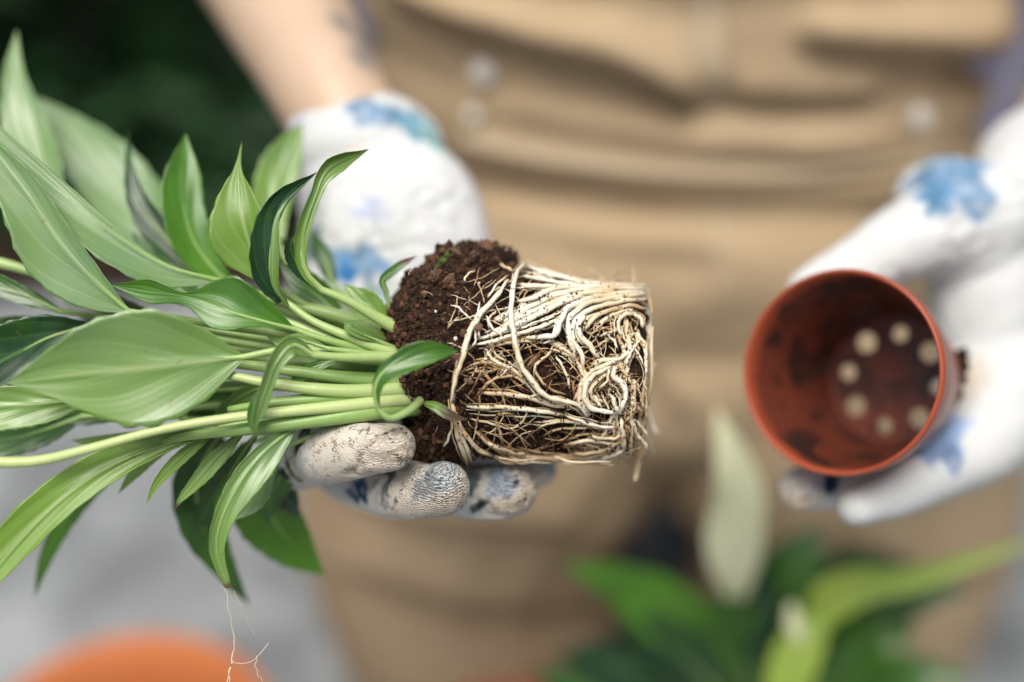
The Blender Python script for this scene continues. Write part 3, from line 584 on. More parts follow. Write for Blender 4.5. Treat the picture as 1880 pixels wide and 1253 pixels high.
T = [  # (points, width, height above ball, tan)
 ([(770, 178), (728, 225), (708, 340), (704, 450), (724, 560), (755, 690), (815, 770), (880, 840), (960, 862), (1030, 880), (1085, 935)], 30, .0055, .0),
 ([(690, 258), (620, 350), (540, 440), (500, 520), (470, 620), (440, 700), (415, 780), (404, 880)], 27, .0045, .05),
 ([(404, 870), (425, 950), (440, 1050), (485, 1170)], 30, .0035, .35), ([(430, 930), (460, 1050), (510, 1165)], 24, .003, .4), ([(455, 990), (520, 1090), (610, 1140)], 26, .003, .45),
 ([(520, 580), (620, 560), (760, 520), (880, 480), (960, 432)], 24, .003, .0), ([(560, 552), (650, 512), (760, 470), (860, 420), (960, 370), (1080, 330)], 34, .002, .0),
 ([(780, 545), (860, 542), (928, 532), (950, 455), (990, 395), (1080, 352), (1200, 330), (1370, 312)], 32, .0042, .0),
 ([(1022, 650), (1000, 560), (986, 480), (1024, 412), (1110, 365), (1240, 342), (1385, 326)], 32, .0036, .0),
 ([(1070, 720), (1052, 620), (1012, 560), (1014, 475), (1062, 425), (1160, 385), (1290, 360), (1380, 350)], 30, .0028, .05),
 ([(1140, 652), (1100, 590), (1050, 535), (1042, 470), (1090, 430)], 32, .003, .05),
 ([(1075, 512), (1110, 450), (1200, 408), (1300, 385), (1375, 400)], 26, .003, .15), ([(1130, 500), (1180, 450), (1260, 415), (1330, 410)], 22, .0022, .2),
 ([(1330, 425), (1262, 432), (1238, 485), (1256, 548)], 24, .0040, .05), ([(770, 178), (860, 215), (1000, 258), (1120, 276), (1380, 288)], 30, .001, .1),
 ([(740, 365), (800, 350), (920, 300), (1040, 290), (1200, 295), (1385, 305)], 30, .0026, .0), ([(760, 240), (850, 250), (960, 275), (1100, 295)], 28, .0015, .0),
 ([(745, 280), (790, 290), (900, 290), (1010, 300)], 26, .002, .0), ([(660, 470), (740, 420), (840, 370), (960, 320), (1100, 305), (1300, 310)], 32, .0016, .0),
 ([(640, 500), (740, 450), (850, 400), (960, 350), (1100, 322), (1300, 322)], 32, .0014, .0), ([(620, 470), (700, 420), (800, 380)], 24, .0012, .1),
 ([(600, 590), (700, 570), (830, 560)], 18, .001, .3), ([(580, 470), (620, 420), (690, 395)], 14, .001, .35), ([(590, 350), (620, 290), (690, 232)], 13, .0015, .2),
 ([(650, 178), (720, 215)], 20, .002, .1), ([(545, 370), (540, 480), (548, 560)], 12, .004, .1), ([(520, 450), (525, 560), (505, 600)], 12, .003, .15),
 ([(405, 380), (450, 400), (505, 460)], 12, .002, .05), ([(470, 270), (480, 235), (520, 208)], 13, .0025, .05), ([(575, 430), (610, 490), (660, 545)], 16, .0035, .05),
 ([(570, 600), (620, 660), (700, 700), (790, 760)], 22, .002, .05), ([(500, 685), (580, 670), (660, 690), (740, 740), (800, 790)], 18, .001, .45), ([(480, 700), (540, 668), (620, 690), (720, 740)], 14, .0008, .5),
 ([(535, 830), (590, 770), (650, 742), (730, 745), (800, 800)], 16, .0015, .35), ([(480, 890), (600, 893), (750, 902), (880, 915), (970, 932)], 26, .0022, .0), ([(550, 820), (690, 830), (800, 845), (920, 884), (1010, 890)], 26, .0018, .15),
 ([(780, 850), (850, 825), (920, 850)], 14, .003, .1), ([(820, 740), (830, 680), (890, 630), (910, 585)], 16, .0022, .25), ([(820, 690), (850, 760), (910, 810), (980, 830)], 16, .0018, .35),
 ([(930, 640), (960, 690), (990, 760), (998, 805)], 15, .0038, .0), ([(900, 565), (960, 600), (1040, 650)], 22, .001, .25), ([(850, 620), (800, 670), (770, 720)], 20, .0006, .9), ([(865, 600), (820, 650), (785, 690)], 14, .0008, .9),
 ([(1030, 650), (1050, 700), (1060, 780), (1020, 860)], 26, .0022, .15), ([(1070, 700), (1080, 760), (1040, 850), (1060, 900)], 24, .0025, .2),
 ([(1240, 920), (1130, 910), (1075, 860), (1075, 790), (1120, 730), (1210, 690)], 30, .0042, .1), ([(1100, 930), (1050, 870), (1048, 800), (1085, 735), (1150, 690), (1250, 655)], 28, .0034, .2),
 ([(1170, 870), (1110, 850), (1105, 800), (1150, 750), (1190, 720)], 24, .0030, .25), ([(1120, 830), (1140, 870), (1155, 895)], 18, .0038, .1), ([(1190, 700), (1185, 760), (1140, 800)], 16, .0045, .15),
 ([(1220, 690), (1216, 740), (1268, 790), (1274, 850), (1245, 925)], 28, .0048, .1), ([(1205, 830), (1225, 880), (1245, 930)], 22, .0048, .0), ([(1280, 450), (1285, 540), (1300, 620), (1260, 690)], 26, .0022, .2),
 ([(1310, 420), (1350, 450), (1358, 495)], 24, .003, .3), ([(1100, 690), (1170, 660), (1250, 650), (1310, 600)], 22, .003, .25), ([(1140, 540), (1200, 520), (1250, 500)], 14, .002, .2), ([(1180, 530), (1215, 560), (1240, 605)], 15, .0035, .0),
 ([(500, 955), (600, 975), (680, 1000), (740, 985), (780, 930), (770, 880)], 14, .0012, .3), ([(660, 1085), (650, 1010), (620, 960), (650, 925), (720, 925)], 16, .0016, .3), ([(820, 970), (960, 960), (1100, 980), (1240, 1000)], 16, .0015, .2),
 ([(840, 1000), (900, 970), (1020, 965), (1150, 990), (1260, 990)], 16, .002, .25), ([(860, 1040), (940, 1000), (1040, 1000), (1110, 985)], 14, .001, .45), ([(970, 930), (1040, 960), (1140, 990), (1250, 995)], 18, .003, .05),
 ([(520, 1010), (600, 1085), (720, 1130), (860, 1140), (1000, 1135), (1140, 1110)], 24, .001, .5), ([(560, 1060), (680, 1110), (800, 1130)], 22, .0016, .4), ([(740, 1130), (900, 1150), (1080, 1140), (1250, 1125)], 24, .0016, .45),
 ([(980, 1080), (1080, 1060), (1180, 1070), (1260, 1080)], 20, .002, .5), ([(1090, 1030), (1160, 1050), (1230, 1045), (1270, 1020)], 20, .0025, .45), ([(1250, 950), (1265, 1030), (1270, 1110)], 24, .004, .1),
 ([(1140, 1150), (1200, 1140), (1280, 1100)], 22, .002, .2), ([(370, 1090), (400, 1020), (420, 960)], 14, .0025, .3), ([(1000, 1120), (1090, 1125), (1190, 1100), (1260, 1050)], 22, .0022, .5),
 ([(640, 750), (700, 690), (740, 680)], 10, .002, .1), ([(490, 720), (580, 715), (585, 790)], 12, .0014, .4), ([(600, 640), (560, 660)], 10, .002, .1),
]
EXTRA = []
for a in T:
    R1(*a); rr_ = np.random.RandomState(len(EXTRA) + 5)
    if a[1] >= 18:                        # thinner strands that run alongside each thick root
        for k in range(4 if a[0][0][1] < 600 else 3):
            off = rr_.normal(0, 15, 2); bend = rr_.normal(0, 7, (len(a[0]), 2)); pts = np.array(a[0], float) + off + bend; c0_ = rr_.randint(0, max(1, len(pts) // 3)); pts = pts[c0_:]
            if len(pts) >= 3 and (pts[:, 0] < 1385).all(): EXTRA.append(root(Z([tuple(p_) for p_ in pts]), rr_.uniform(6, 15), a[2] * rr_.uniform(.1, .9) - .0004, min(.9, max(0, a[3] + rr_.normal(.12, .15)))))
def free_root(pts, w, tan, name='root', par=None, wig=.0005):
    n = max(12, 6 * len(pts)); q = catmull(pts, n); P = np.array([Wp(*a) for a in q]); ph = rnd.uniform(0, 9)
    P += np.array([[noise.noise(Vector((i * .3 + ph, k * 5.1, ph))) for k in range(3)] for i in range(n)]) * wig
    r = interp(w if isinstance(w, (list, tuple)) else [w, w], n) * q[:, 2] * KPX * .5; v, f = tube(P, r, 8)
    return mk(name, v, f, [ROOT], par or RBALL, attr={'tan': [tan] * len(v)})
# roots that stand clear of the ball at its flat end
free_root([(1187, 532, .590), (1190, 600, .592), (1184, 680, .598), (1180, 720, .604), (1192, 768, .608), (1204, 796, .610)], (9, 11, 12, 12, 11), .15)
free_root([(1198, 668, .604), (1184, 702, .604), (1160, 738, .598)], (10, 12, 9), .2); free_root([(1203, 792, .610), (1185, 776, .608), (1152, 806, .600), (1138, 828, .596)], (9, 10, 9), .3)
free_root([(1150, 738, .590), (1164, 744, .590), (1166, 758, .590), (1160, 778, .592)], (9, 8, 5), .05); free_root([(1186, 560, .590), (1176, 600, .592), (1166, 660, .594), (1160, 730, .596), (1152, 800, .594)], (12, 11, 12), .35)
free_root([(1160, 560, .586), (1175, 640, .592), (1172, 720, .596), (1160, 790, .596)], (12, 13, 12), .5); free_root([(1176, 540, .584), (1183, 580, .586), (1178, 605, .588)], (12, 10, 6), .3)
for k in range(9):
    y0 = 560 + k * 32; free_root([(1170 + rnd.uniform(-6, 6), y0, .585 + .002 * (k % 3)), (1176 + rnd.uniform(-8, 6), y0 + 30, .592), (1166 + rnd.uniform(-8, 6), y0 + 66, .592)], (9, 11, 9), rnd.uniform(.25, .7))
rw = np.random.RandomState(77)
for k in range(22):                       # frayed ends that stand off the rim and the underside
    if k < 13:
        y = 545 + k * 23 + rw.uniform(-8, 8); d = .588 + rw.uniform(-.012, .010); pts = [(1172, y, d), (1186 + rw.uniform(0, 6), y + rw.uniform(-6, 14), d + .003), (1190 + rw.uniform(-2, 14), y + rw.uniform(8, 38), d + .005)]
    else:
        x = rw.uniform(870, 1040); d = .578 + rw.uniform(-.012, .012); pts = [(x, 838, d), (x + rw.uniform(20, 50), 848 + rw.uniform(-4, 3), d), (x + rw.uniform(60, 110), 846 + rw.uniform(-8, 9), d)]
    free_root(pts, (rw.uniform(3, 7), rw.uniform(2, 5), 1.2), float(rw.uniform(.15, .6)))
for k in range(34):                       # the mat that wraps the flat end
    x = rw.uniform(1128, 1183); y = rw.uniform(520, 790); L_ = rw.uniform(40, 130); a = rw.normal(1.57, .35); c_ = rw.normal(0, .5); pts = []
    for j in range(7): pts.append((min(x, 1186), min(y, 852))); a += c_ / 6 + rw.normal(0, .18); x += L_ / 6 * math.cos(a); y += L_ / 6 * math.sin(a)
    v, f, t = root(pts, rw.uniform(9, 24), rw.uniform(-.0005, .0028), float(np.clip(rw.normal(.4, .2), 0, .85))); mk('root', v, f, [ROOT], RBALL, attr={'tan': t})
e1_ = unit(np.cross(BAX, [0, 1, 0])); e2_ = np.cross(BAX, e1_)
for k in range(46):                       # roots coiled under the ball, as they lay on the pot's floor
    r0 = rw.uniform(.004, .034); a0 = rw.uniform(0, 6.28); sw = rw.uniform(.7, 2.2) * rw.choice([-1, 1]); dr = rw.normal(0, .006); ax0 = BL * .972 + rw.uniform(-.0005, .0022)
    P = [toworld(BA + BAX * (ax0 + .0006 * math.sin(6 * u)) + np.clip(r0 + dr * u, .002, .0355) * (math.cos(a0 + sw * u) * e1_ + math.sin(a0 + sw * u) * e2_)) for u in np.linspace(0, 1, 16)]
    v, f = tube(P, interp([.0004, .0008, .0009, .0004], 16) * rw.uniform(.6, 1.3), 7); mk('root', v, f, [ROOT], RBALL, attr={'tan': [float(np.clip(rw.normal(.4, .2), 0, .9))] * len(v)})
# fine roots wandering everywhere between
def fine():
    rs = np.random.RandomState(21); parts = []; tn = []
    for i in range(230):
        x = rs.uniform(835, 1165) if i % 3 else rs.uniform(1040, 1170); y = rs.uniform(500, 852); a = rs.normal(0, .55) if rs.rand() < .6 else rs.uniform(0, 6.28); cv = rs.normal(0, .10)
        st = rs.uniform(7, 11); pts = []
        for k in range(rs.randint(6, 18)):
            pts.append((x, y)); a += cv + rs.normal(0, .10); x += st * math.cos(a); y += st * math.sin(a)
            if not (820 < x < 1182 and 490 < y < 858): break
        if len(pts) < 4: continue
        dk = (y - 480) / 380
        v, f, t = root(pts, rs.uniform(3.5, 9.5), rs.uniform(-.0008, .0018), float(np.clip(rs.normal(.35 + .35 * dk, .18), 0, .9)), wob=.4)
        parts.append((v, f)); tn += t
    for i in range(20):      # hair roots over bare soil
        x = rs.uniform(740, 900); y = rs.uniform(500, 800); a = rs.uniform(0, 6.28); cv = rs.normal(0, .3); pts = []
        for k in range(rs.randint(4, 8)): pts.append((x, y)); a += cv; x += 5 * math.cos(a); y += 5 * math.sin(a)
        v, f, t = root(pts, rs.uniform(1.6, 3), .0028, .35, wob=.3); parts.append((v, f)); tn += t
    for v, f, t in EXTRA: parts.append((v, f)); tn += t
    V, F = joinm(parts); o = mk('fine_roots', V, F, [ROOT], RBALL, attr={'tan': tn}); o['kind'] = 'stuff'
fine()
# dry leaf scrap on the ball, and rootlets hanging from the drooping leaf's tip
lf([(780, 742, .548), (800, 748, .545), (830, 765, .545), (858, 771, .547)], [5, 10, 9, 0], [3, 9, 8, 0], under=True, tint=.6, dead=.75, fold=(.5, .5), name='dry_leaf_scrap')
free_root([(413, 1078, .551), (418, 1110, .551), (427, 1150, .552), (432, 1180, .553), (424, 1215, .554), (414, 1275, .556)], (1.2, 1.7, 2.0, 1.6), .25, 'rootlet', PL, .0007)
free_root([(430, 1085, .551), (444, 1118, .552), (456, 1140, .554), (466, 1166, .556)], (1.0, 1.0, .8), .25, 'rootlet', PL, .0007)
free_root([(424, 1215, .554), (448, 1219, .554), (470, 1209, .554), (492, 1182, .555)], (.9, .9, 1.2), .2, 'rootlet', PL, .0007)
free_root([(472, 1205, .554), (470, 1228, .555), (482, 1252, .556)], (1.2, 1.2, .9), .2, 'rootlet', PL, .0007); free_root([(428, 1212, .554), (420, 1240, .555), (425, 1275, .556)], (1.5, 1.3, 1.2), .2, 'rootlet', PL, .0007)
chip(419, 1076, .551, .0011, BARK, 'soil_speck', .7)

# ------------------------------------------------------------------ the gardener
MX = .112
person = thing('person', 'gardener kneeling in tan overalls and printed white gloves, face out of frame', 'person', (MX, .9, 0))
# body (one continuous skin: trunk and both arms)
EL = Wp(395, -250, .86); ER = Wp(2130, 90, .86)
sL, sR = np.array([MX - .19, .97, 1.02]), np.array([MX + .19, .97, 1.02])
body_v, body_f, body_n = fuse([
    capsule([(MX, .93, .34), (MX, .93, .6), (MX, .95, .9), (MX, .96, 1.04)], (.12, .115, .125, .10)), capsule([sL, (MX, .96, 1.05), sR], (.06, .08, .06)), capsule([(MX, .96, 1.05), (MX, .95, 1.18)], (.06, .055)),
    capsule([sL, (sL + EL) / 2 + np.array([-.02, 0, 0]), EL], (.055, .05, .043)), capsule([EL, Wp(470, -90, .79), Wp(568, 100, .725), Wp(640, 235, .70), Wp(690, 330, .69)], (.043, .043, .0365, .030, .026)),
    capsule([sR, (sR + ER) / 2 + np.array([.02, 0, 0]), ER], (.055, .05, .043)), capsule([ER, Wp(2020, 210, .79), Wp(1925, 330, .74), Wp(1850, 450, .71)], (.043, .042, .034, .027))], .004, 8)
X, Y, Zd = proj(body_v); ink = np.clip(1.2 - np.hypot((X - 655 - (Y - 70) * .55) / 38, (Y - 70) / 85), 0, 1) * (Zd < .83) * np.clip(.6 + .8 * nz(body_v, 90), 0, 1)
body = mk('body', body_v, body_f, [SKIN], person, attr={'inkmask': np.clip(ink * 1.3, 0, .85)})
# shirt
sv, sf, sn = fuse([joinm([ell((MX + .022, .935, z), (.258 + .010 * math.sin(z * 9), .125, .16)) for z in (.50, .62, .75, .88, .98)]), capsule([sL, (sL + EL) / 2 + np.array([-.02, 0, 0]), EL * .8 + sL * .2], (.075, .07, .06)), capsule([sR, (sR + ER) / 2 + np.array([.02, 0, 0]), ER * .8 + sR * .2], (.075, .07, .06))], .008, 6)
sv = sv + sn * (.006 * nz(sv, 14, 3, 2))[:, None]; mk('shirt', sv, sf, [LAV], person)
# overalls: blousing bib, waist and kneeling legs
kL, kR = np.array([MX - .145, .865, .125]), np.array([MX + .160, .865, .125])
ov, of, on = fuse([
    joinm([ell((MX, .885, z), (.214, .114, .09)) for z in (.60, .66, .72, .80, .88)]), ell((MX, .895, .50), (.245, .145, .13)), ell((MX, .90, .41), (.25, .15, .12)),
    capsule([(MX - .09, .90, .40), (MX - .155, .875, .25), kL], (.150, .150, .125)), capsule([(MX + .09, .90, .40), (MX + .165, .875, .25), kR], (.150, .148, .125)),
    capsule([kL - np.array([0, 0, .03]), (MX - .12, 1.2, .075), (MX - .11, 1.36, .07)], (.09, .07, .05)), capsule([kR - np.array([0, 0, .03]), (MX + .12, 1.2, .075), (MX + .11, 1.36, .07)], (.09, .07, .05))], .0055, 8)
X, Y, Zd = proj(ov); front = np.clip(-(on @ FW) * 2.5, 0, 1)
FOLDS = [([(740, 5), (860, 50), (1000, 85), (1130, 115), (1270, 178)], .030, 80, 34), ([(1345, 175), (1450, 182), (1600, 176)], .016, 60, 26), ([(1490, 78), (1650, 88), (1860, 95)], .026, 75, 32), ([(880, 200), (1050, 235), (1300, 275), (1600, 285)], .010, 50, 60),
         ([(860, 300), (1000, 330), (1250, 365), (1600, 370), (1750, 330)], .016, 90, 70), ([(920, 410), (1100, 455), (1300, 470)], .008, 40, 40), ([(1000, 560), (1150, 640), (1250, 760)], .010, 60, 50), ([(620, 900), (800, 960), (1050, 980)], .010, 70, 60), ([(640, 1060), (850, 1120), (1080, 1110)], .010, 70, 60), ([(1560, 1000), (1700, 1060), (1800, 1050)], .010, 60, 50)]
disp = np.zeros(len(ov))
for pl, A, wu, wd in FOLDS:
    wd = wd * 1.35
    pl = np.array(pl, float); yy = np.interp(X, pl[:, 0], pl[:, 1]); xm = np.clip(np.minimum((X - pl[0, 0] + 60) / 90, (pl[-1, 0] + 60 - X) / 90), 0, 1); xm = xm * xm * (3 - 2 * xm); t = Y - yy
    disp += .75 * A * xm * ((1 - 1 / (1 + np.exp(-t / 11))) * np.exp(-(t / wu) ** 2) - .75 / (1 + np.exp(-t / 11)) * np.exp(-(t / wd) ** 2))
disp += .005 * nz(ov, 9, 2, 3)
ov = ov + on * (disp * front)[:, None]
mk('overalls', ov, of, [CANVAS], person)
obv = BVHTree.FromPolygons([tuple(v) for v in ov], of)
def onbody(px, py, lift=.002):
    d = unit(Wp(px, py, 1.0) - CAM); h = obv.ray_cast(Vector(CAM), Vector(d)); p = np.array(h[0]) if h[0] is not None else Wp(px, py, .95)
    return p - d * lift
def ribbon(name, pts, wpx, lift, m, th=.0022):
    n = 24; q = catmull(np.c_[np.array(pts, float), np.zeros(len(pts))], n)[:, :2]; P = np.array([onbody(x, y, lift) for x, y in q])
    for _ in range(4): P[1:-1] = .25 * P[:-2] + .5 * P[1:-1] + .25 * P[2:]
    T = np.gradient(P, axis=0); T /= np.linalg.norm(T, axis=1)[:, None]; V = []; F = []
    for i in range(n):
        vd = unit(CAM - P[i]); s_ = unit(np.cross(T[i], vd)); ww = wpx * .95 * KPX / 2
        V += [P[i] - s_ * ww + vd * th / 2, P[i] + s_ * ww + vd * th / 2, P[i] + s_ * ww - vd * th, P[i] - s_ * ww - vd * th]
    for i in range(n - 1):
        for k in range(4): a = i * 4 + k; b = i * 4 + (k + 1) % 4; F.append((a, b, b + 4, a + 4))
    F += [(0, 1, 2, 3), ((n - 1) * 4 + 3, (n - 1) * 4 + 2, (n - 1) * 4 + 1, (n - 1) * 4)]
    return mk(name, V, F, [m], person, False)
CAN2 = fabric_mat('tan_canvas_seam', (.47, .365, .24), (.58, .475, .34))
ribbon('bib_placket', [(1296, -40), (1298, 60), (1300, 190)], 62, .003, CAN2)
ribbon('waist_seam', [(850, 250), (1000, 285), (1250, 312), (1500, 312), (1760, 270)], 26, .002, CAN2)
ribbon('pocket_edge', [(1320, 380), (1325, 480), (1330, 570)], 16, .002, CAN2); ribbon('pocket_edge', [(880, 150), (845, 280), (850, 330)], 18, .002, CAN2)
ribbon('side_tab', [(1690, 215), (1685, 300), (1680, 350)], 46, .004, CAN2)
METAL = plain('pale_metal_button', (.50, .47, .43), .35, .1)
def button(px, py, r):
    P = onbody(px, py, .004); v, f = ell((0, 0, 0), (r, r, r * .4), CAMAX, 2); mk('button', v + P, f, [METAL], person)
button(888, 132, .0090); button(868, 212, .0055); button(1690, 215, .0085); button(1874, 158, .010)
# boots behind the knees
BOOT = plain('boot_leather', (.09, .06, .04), .6)
for sx in (-1, 1):
    v, f, _ = fuse([capsule([(MX + sx * .11, 1.34, .07), (MX + sx * .11, 1.42, .06), (MX + sx * .11, 1.44, .035)], (.052, .05, .034)), capsule([(MX + sx * .11, 1.42, .05), (MX + sx * .11, 1.5, .045)], (.045, .035))], .006, 4); mk('boot', v, f, [BOOT], person)

# gloves ----------------------------------------------------------
BLUE, NAVY, TEAL, LILA, GRN, DGR, PGR = (.16, .275, .42), (.012, .05, .13), (.26, .48, .48), (.40, .46, .66), (.10, .26, .10), (.012, .040, .030), (.42, .55, .36)
def glove(name, label, parts, blots, dirt_bounces, knits, voxel=.0014):
    v, f, nn = fuse(parts, voxel, 9); wr_ = nz(v * np.array([1, 1.6, 1.6]), 38, 1, 3); v = v + nn * (.0013 * nz(v, 30, 1, 2) - .0026 * np.clip(.16 - np.abs(wr_), 0, 1) / .16 * np.clip(.5 + 1.5 * nz(v, 22, 9), 0, 1) * .55)[:, None]
    bvh = BVHTree.FromPolygons([tuple(x) for x in v], f); ink = np.full((len(v), 3), .8); msk = np.zeros(len(v))
    warp = np.stack([nz(v, 110, 7), nz(v, 110, 17), nz(v, 110, 27)], 1) * .0045
    for b in blots:
        px, py, r, c = b[:4]; r = r * 1.15 if r >= 30 else r; c = tuple(x * .85 for x in c); pet = b[4] if len(b) > 4 else 0; asp = b[5] if len(b) > 5 else 1.0; ang = R(b[6]) if len(b) > 6 else 0; op = b[7] if len(b) > 7 else 1.0
        d = unit(Wp(px, py, 1) - CAM); h = bvh.ray_cast(Vector(CAM), Vector(d))
        if h[0] is None: h = bvh.find_nearest(Vector(Wp(px, py, .62)))
        P = np.array(h[0]); rm = r * KPX * ((P - CAM) @ FW); q = v + warp - P; a = q @ RT; e = q @ UP; zz = q @ FW
        a2 = a * math.cos(ang) + e * math.sin(ang); e2 = (-a * math.sin(ang) + e * math.cos(ang)) * asp
        th = np.arctan2(e2, a2); rr = np.sqrt(a2 ** 2 + e2 ** 2 + zz ** 2 * .5); lim = rm * (1 + (.16 * np.cos(pet * th) if pet else 0) + .22 * np.sin(2 * th + px) + .12 * np.sin(7 * th + py))
        st_ = .72 + .5 * nz(v, 260, 31) + .35 * nz(v, 90, 41); k = np.clip((lim - rr) / (rm * .42) + .5, 0, 1) * (np.abs(zz) < .036) * op * np.clip(st_ + .35, .62, 1)
        cc = np.array(c)[None] * (1 + .5 * nz(v, 140, px)[:, None]); ink = ink * (1 - k[:, None]) + np.clip(cc, 0, 1) * k[:, None]; msk = np.maximum(msk, k)
    # the rest of the print where no sight line reaches
    dirt = np.zeros(len(v)); knit = np.zeros(len(v))
    for P, r, s in dirt_bounces: dirt = np.maximum(dirt, s * np.clip(1.25 - np.linalg.norm(v - P, axis=1) / r, 0, 1))
    for P, r, s in knits: knit = np.maximum(knit, s * np.clip(1.6 - 1.2 * np.linalg.norm(v - P, axis=1) / r, 0, 1))
    o = mk(name, v, f, [GLOVE], person, attr={'ink': ink, 'inkmask': msk, 'dirt': dirt, 'knit': knit}); o['label'] = label; return o
def fing(pts, rad): return capsule([Wp(*a) for a in pts], rad, 16, 18)
glove('glove', 'white blue-printed cotton glove under the root ball, fingertips dirty', [
    ell(Wp(672, 272, .700), (.0385, .026, .033), CAMAX), ell(Wp(660, 240, .702), (.035, .020, .032), CAMAX), ell(Wp(722, 425, .682), (.0455, .046, .030), CAMAX), ell(Wp(765, 470, .680), (.036, .045, .028), CAMAX), ell(Wp(690, 370, .69), (.038, .03, .030), CAMAX),
    ell(Wp(690, 570, .672), (.044, .040, .024), CAMAX), ell(Wp(660, 700, .668), (.040, .040, .022), CAMAX), ell(Wp(640, 770, .664), (.036, .026, .020), CAMAX),
    fing([(545, 770, .655), (535, 838, .622), (588, 836, .582), (665, 826, .560), (722, 822, .555)], (.0145, .0138, .0135, .0128, .0100)),
    fing([(640, 780, .670), (625, 850, .650), (692, 888, .602), (765, 902, .573), (812, 898, .566)], (.0150, .0142, .0135, .0132, .0116)),
    fing([(710, 790, .670), (760, 885, .645), (850, 900, .610), (905, 903, .594), (940, 900, .588)], (.0140, .0130, .0122, .0120, .0108)),
    fing([(780, 770, .675), (850, 850, .660), (940, 866, .640), (990, 862, .632)], (.013, .011, .0095, .0085)),
    fing([(810, 470, .685), (880, 540, .672), (950, 590, .664), (1005, 610, .660)], (.020, .016, .0135, .0105))],
    [(705, 212, 62, BLUE, 3, 2.0, -12), (765, 232, 46, (.16, .36, .50), 0, 2.0, -30), (795, 262, 36, TEAL, 0, 2.2, -35), (690, 392, 30, LILA, 0, 2.0, -50, .8), (668, 380, 20, LILA, 0, 1, 0, .8), (655, 486, 46, BLUE, 5, 1.1), (632, 500, 24, (.04, .22, .50), 4), (690, 512, 30, BLUE, 5), (672, 545, 22, GRN, 0, 1.6, 40, .7),
     (578, 455, 30, (.03, .16, .16), 0, 3, 75), (600, 560, 30, (.05, .2, .3), 0, 2, 30), (720, 520, 26, PGR, 0, 1.5, 40, .5), (735, 548, 22, (.35, .45, .45), 3, 1, 0, .5), (790, 330, 30, (.7, .78, .72), 0, 1.5, 20, .3), (545, 220, 30, LILA, 0, 1.6, 60, .7), (640, 440, 20, (.6, .7, .6), 0, 1, 0, .4),
     (560, 800, 34, DGR, 0, 3.2, 60), (530, 815, 22, DGR, 0, 2.6, 70), (537, 868, 28, (.14, .17, .04), 0, 3, -55), (520, 870, 20, DGR, 0, 2.6, -60), (655, 905, 34, NAVY, 0, 1.1), (705, 900, 34, DGR, 0, 4, 85, .9), (688, 905, 22, (.16, .15, .07), 0, 4, 85, .8), (725, 928, 18, DGR, 0, 3, 70), (782, 888, 30, (.02, .055, .10), 3, 1.4, 70, .8), (815, 868, 36, (.16, .28, .36), 0, 1.4, 0, .7), (745, 852, 12, (.03, .08, .14), 0, 1, 0, .8),
     (915, 882, 30, (.10, .22, .38), 3, 1.1, 0, .8), (882, 925, 26, DGR, 0, 1.6, 30), (872, 885, 20, (.1, .13, .13), 0, 1.5), (1010, 862, 20, (.25, .40, .55), 0, 1.2, 0, .8)],
    [(Wp(722, 815, .546), .026, .95), (Wp(640, 845, .553), .034, .75), (Wp(815, 900, .555), .024, .85), (Wp(740, 910, .565), .026, .8), (Wp(945, 905, .577), .022, 1.0), (Wp(1000, 862, .63), .018, .8), (Wp(560, 850, .58), .03, .35)],
    [(Wp(712, 825, .546), .012, .5), (Wp(815, 885, .554), .018, 1.0), (Wp(930, 890, .578), .014, .8)])
glove('glove', 'white blue-printed cotton glove holding the empty red pot', [
    ell(Wp(1880, 420, .72), (.045, .040, .032), CAMAX), ell(Wp(1930, 330, .735), (.042, .040, .034), CAMAX), ell(Wp(1815, 540, .705), (.030, .052, .028), CAMAX), ell(Wp(1880, 600, .71), (.04, .056, .028), CAMAX), ell(Wp(1770, 420, .695), (.034, .030, .026), CAMAX), ell(Wp(1845, 700, .70), (.034, .035, .026), CAMAX), ell(Wp(1740, 360, .70), (.026, .020, .022), CAMAX),
    fing([(1800, 400, .695), (1690, 432, .680), (1580, 490, .668), (1490, 540, .660)], (.028, .0215, .0165, .0125)),
    fing([(1850, 700, .695), (1805, 808, .678), (1725, 862, .656), (1648, 902, .636), (1575, 930, .622)], (.024, .0215, .0145, .0125, .0095)),
    fing([(1850, 680, .710), (1760, 800, .700), (1640, 860, .680), (1540, 890, .655), (1468, 898, .640)], (.018, .016, .013, .0115, .0100)),
    fing([(1850, 640, .715), (1810, 740, .712), (1760, 800, .705), (1720, 825, .70)], (.017, .015, .0125, .010))],
    [(1752, 328, 78, BLUE, 5, 1.1, 30), (1790, 300, 36, (.15, .30, .48), 4), (1715, 355, 36, (.10, .25, .42), 4), (1700, 300, 24, PGR, 0, 2, 35, .5), (1600, 445, 22, PGR, 0, 1.8, 20, .6), (1728, 812, 58, (.22, .33, .55), 4, 1.2, 30), (1690, 825, 34, (.24, .35, .58), 4), (1745, 775, 30, (.30, .42, .68), 3), (1850, 590, 26, PGR, 0, 1.6, 20, .3), (1560, 925, 22, PGR, 0, 1.5, 0, .4), (1830, 440, 24, (.7, .76, .72), 0, 2, 0, .4), (1525, 885, 26, NAVY, 0, 1.3), (1500, 890, 14, (.03, .1, .3), 0), (1680, 300, 26, LILA, 0, 2, 35, .5)],
    [(Wp(1460, 925, .635), .012, 1.1), (Wp(1530, 945, .605), .011, 1.0), (Wp(1765, 690, .68), .014, .9), (Wp(1800, 880, .67), .02, .2)], [], .0018)
# damp crumbs where the pot meets the glove
for i, (x, y, s) in enumerate([(1762, 672, .004), (1758, 700, .0035), (1752, 725, .004), (1766, 650, .003), (1745, 742, .003)]):
    rs = np.random.RandomState(i); v, f = ico(2); mk('soil_clod', v * (1 + .25 * rs.normal(size=(len(v), 1))) * s + Wp(x, y, .645), f, [SOIL], pot, False)

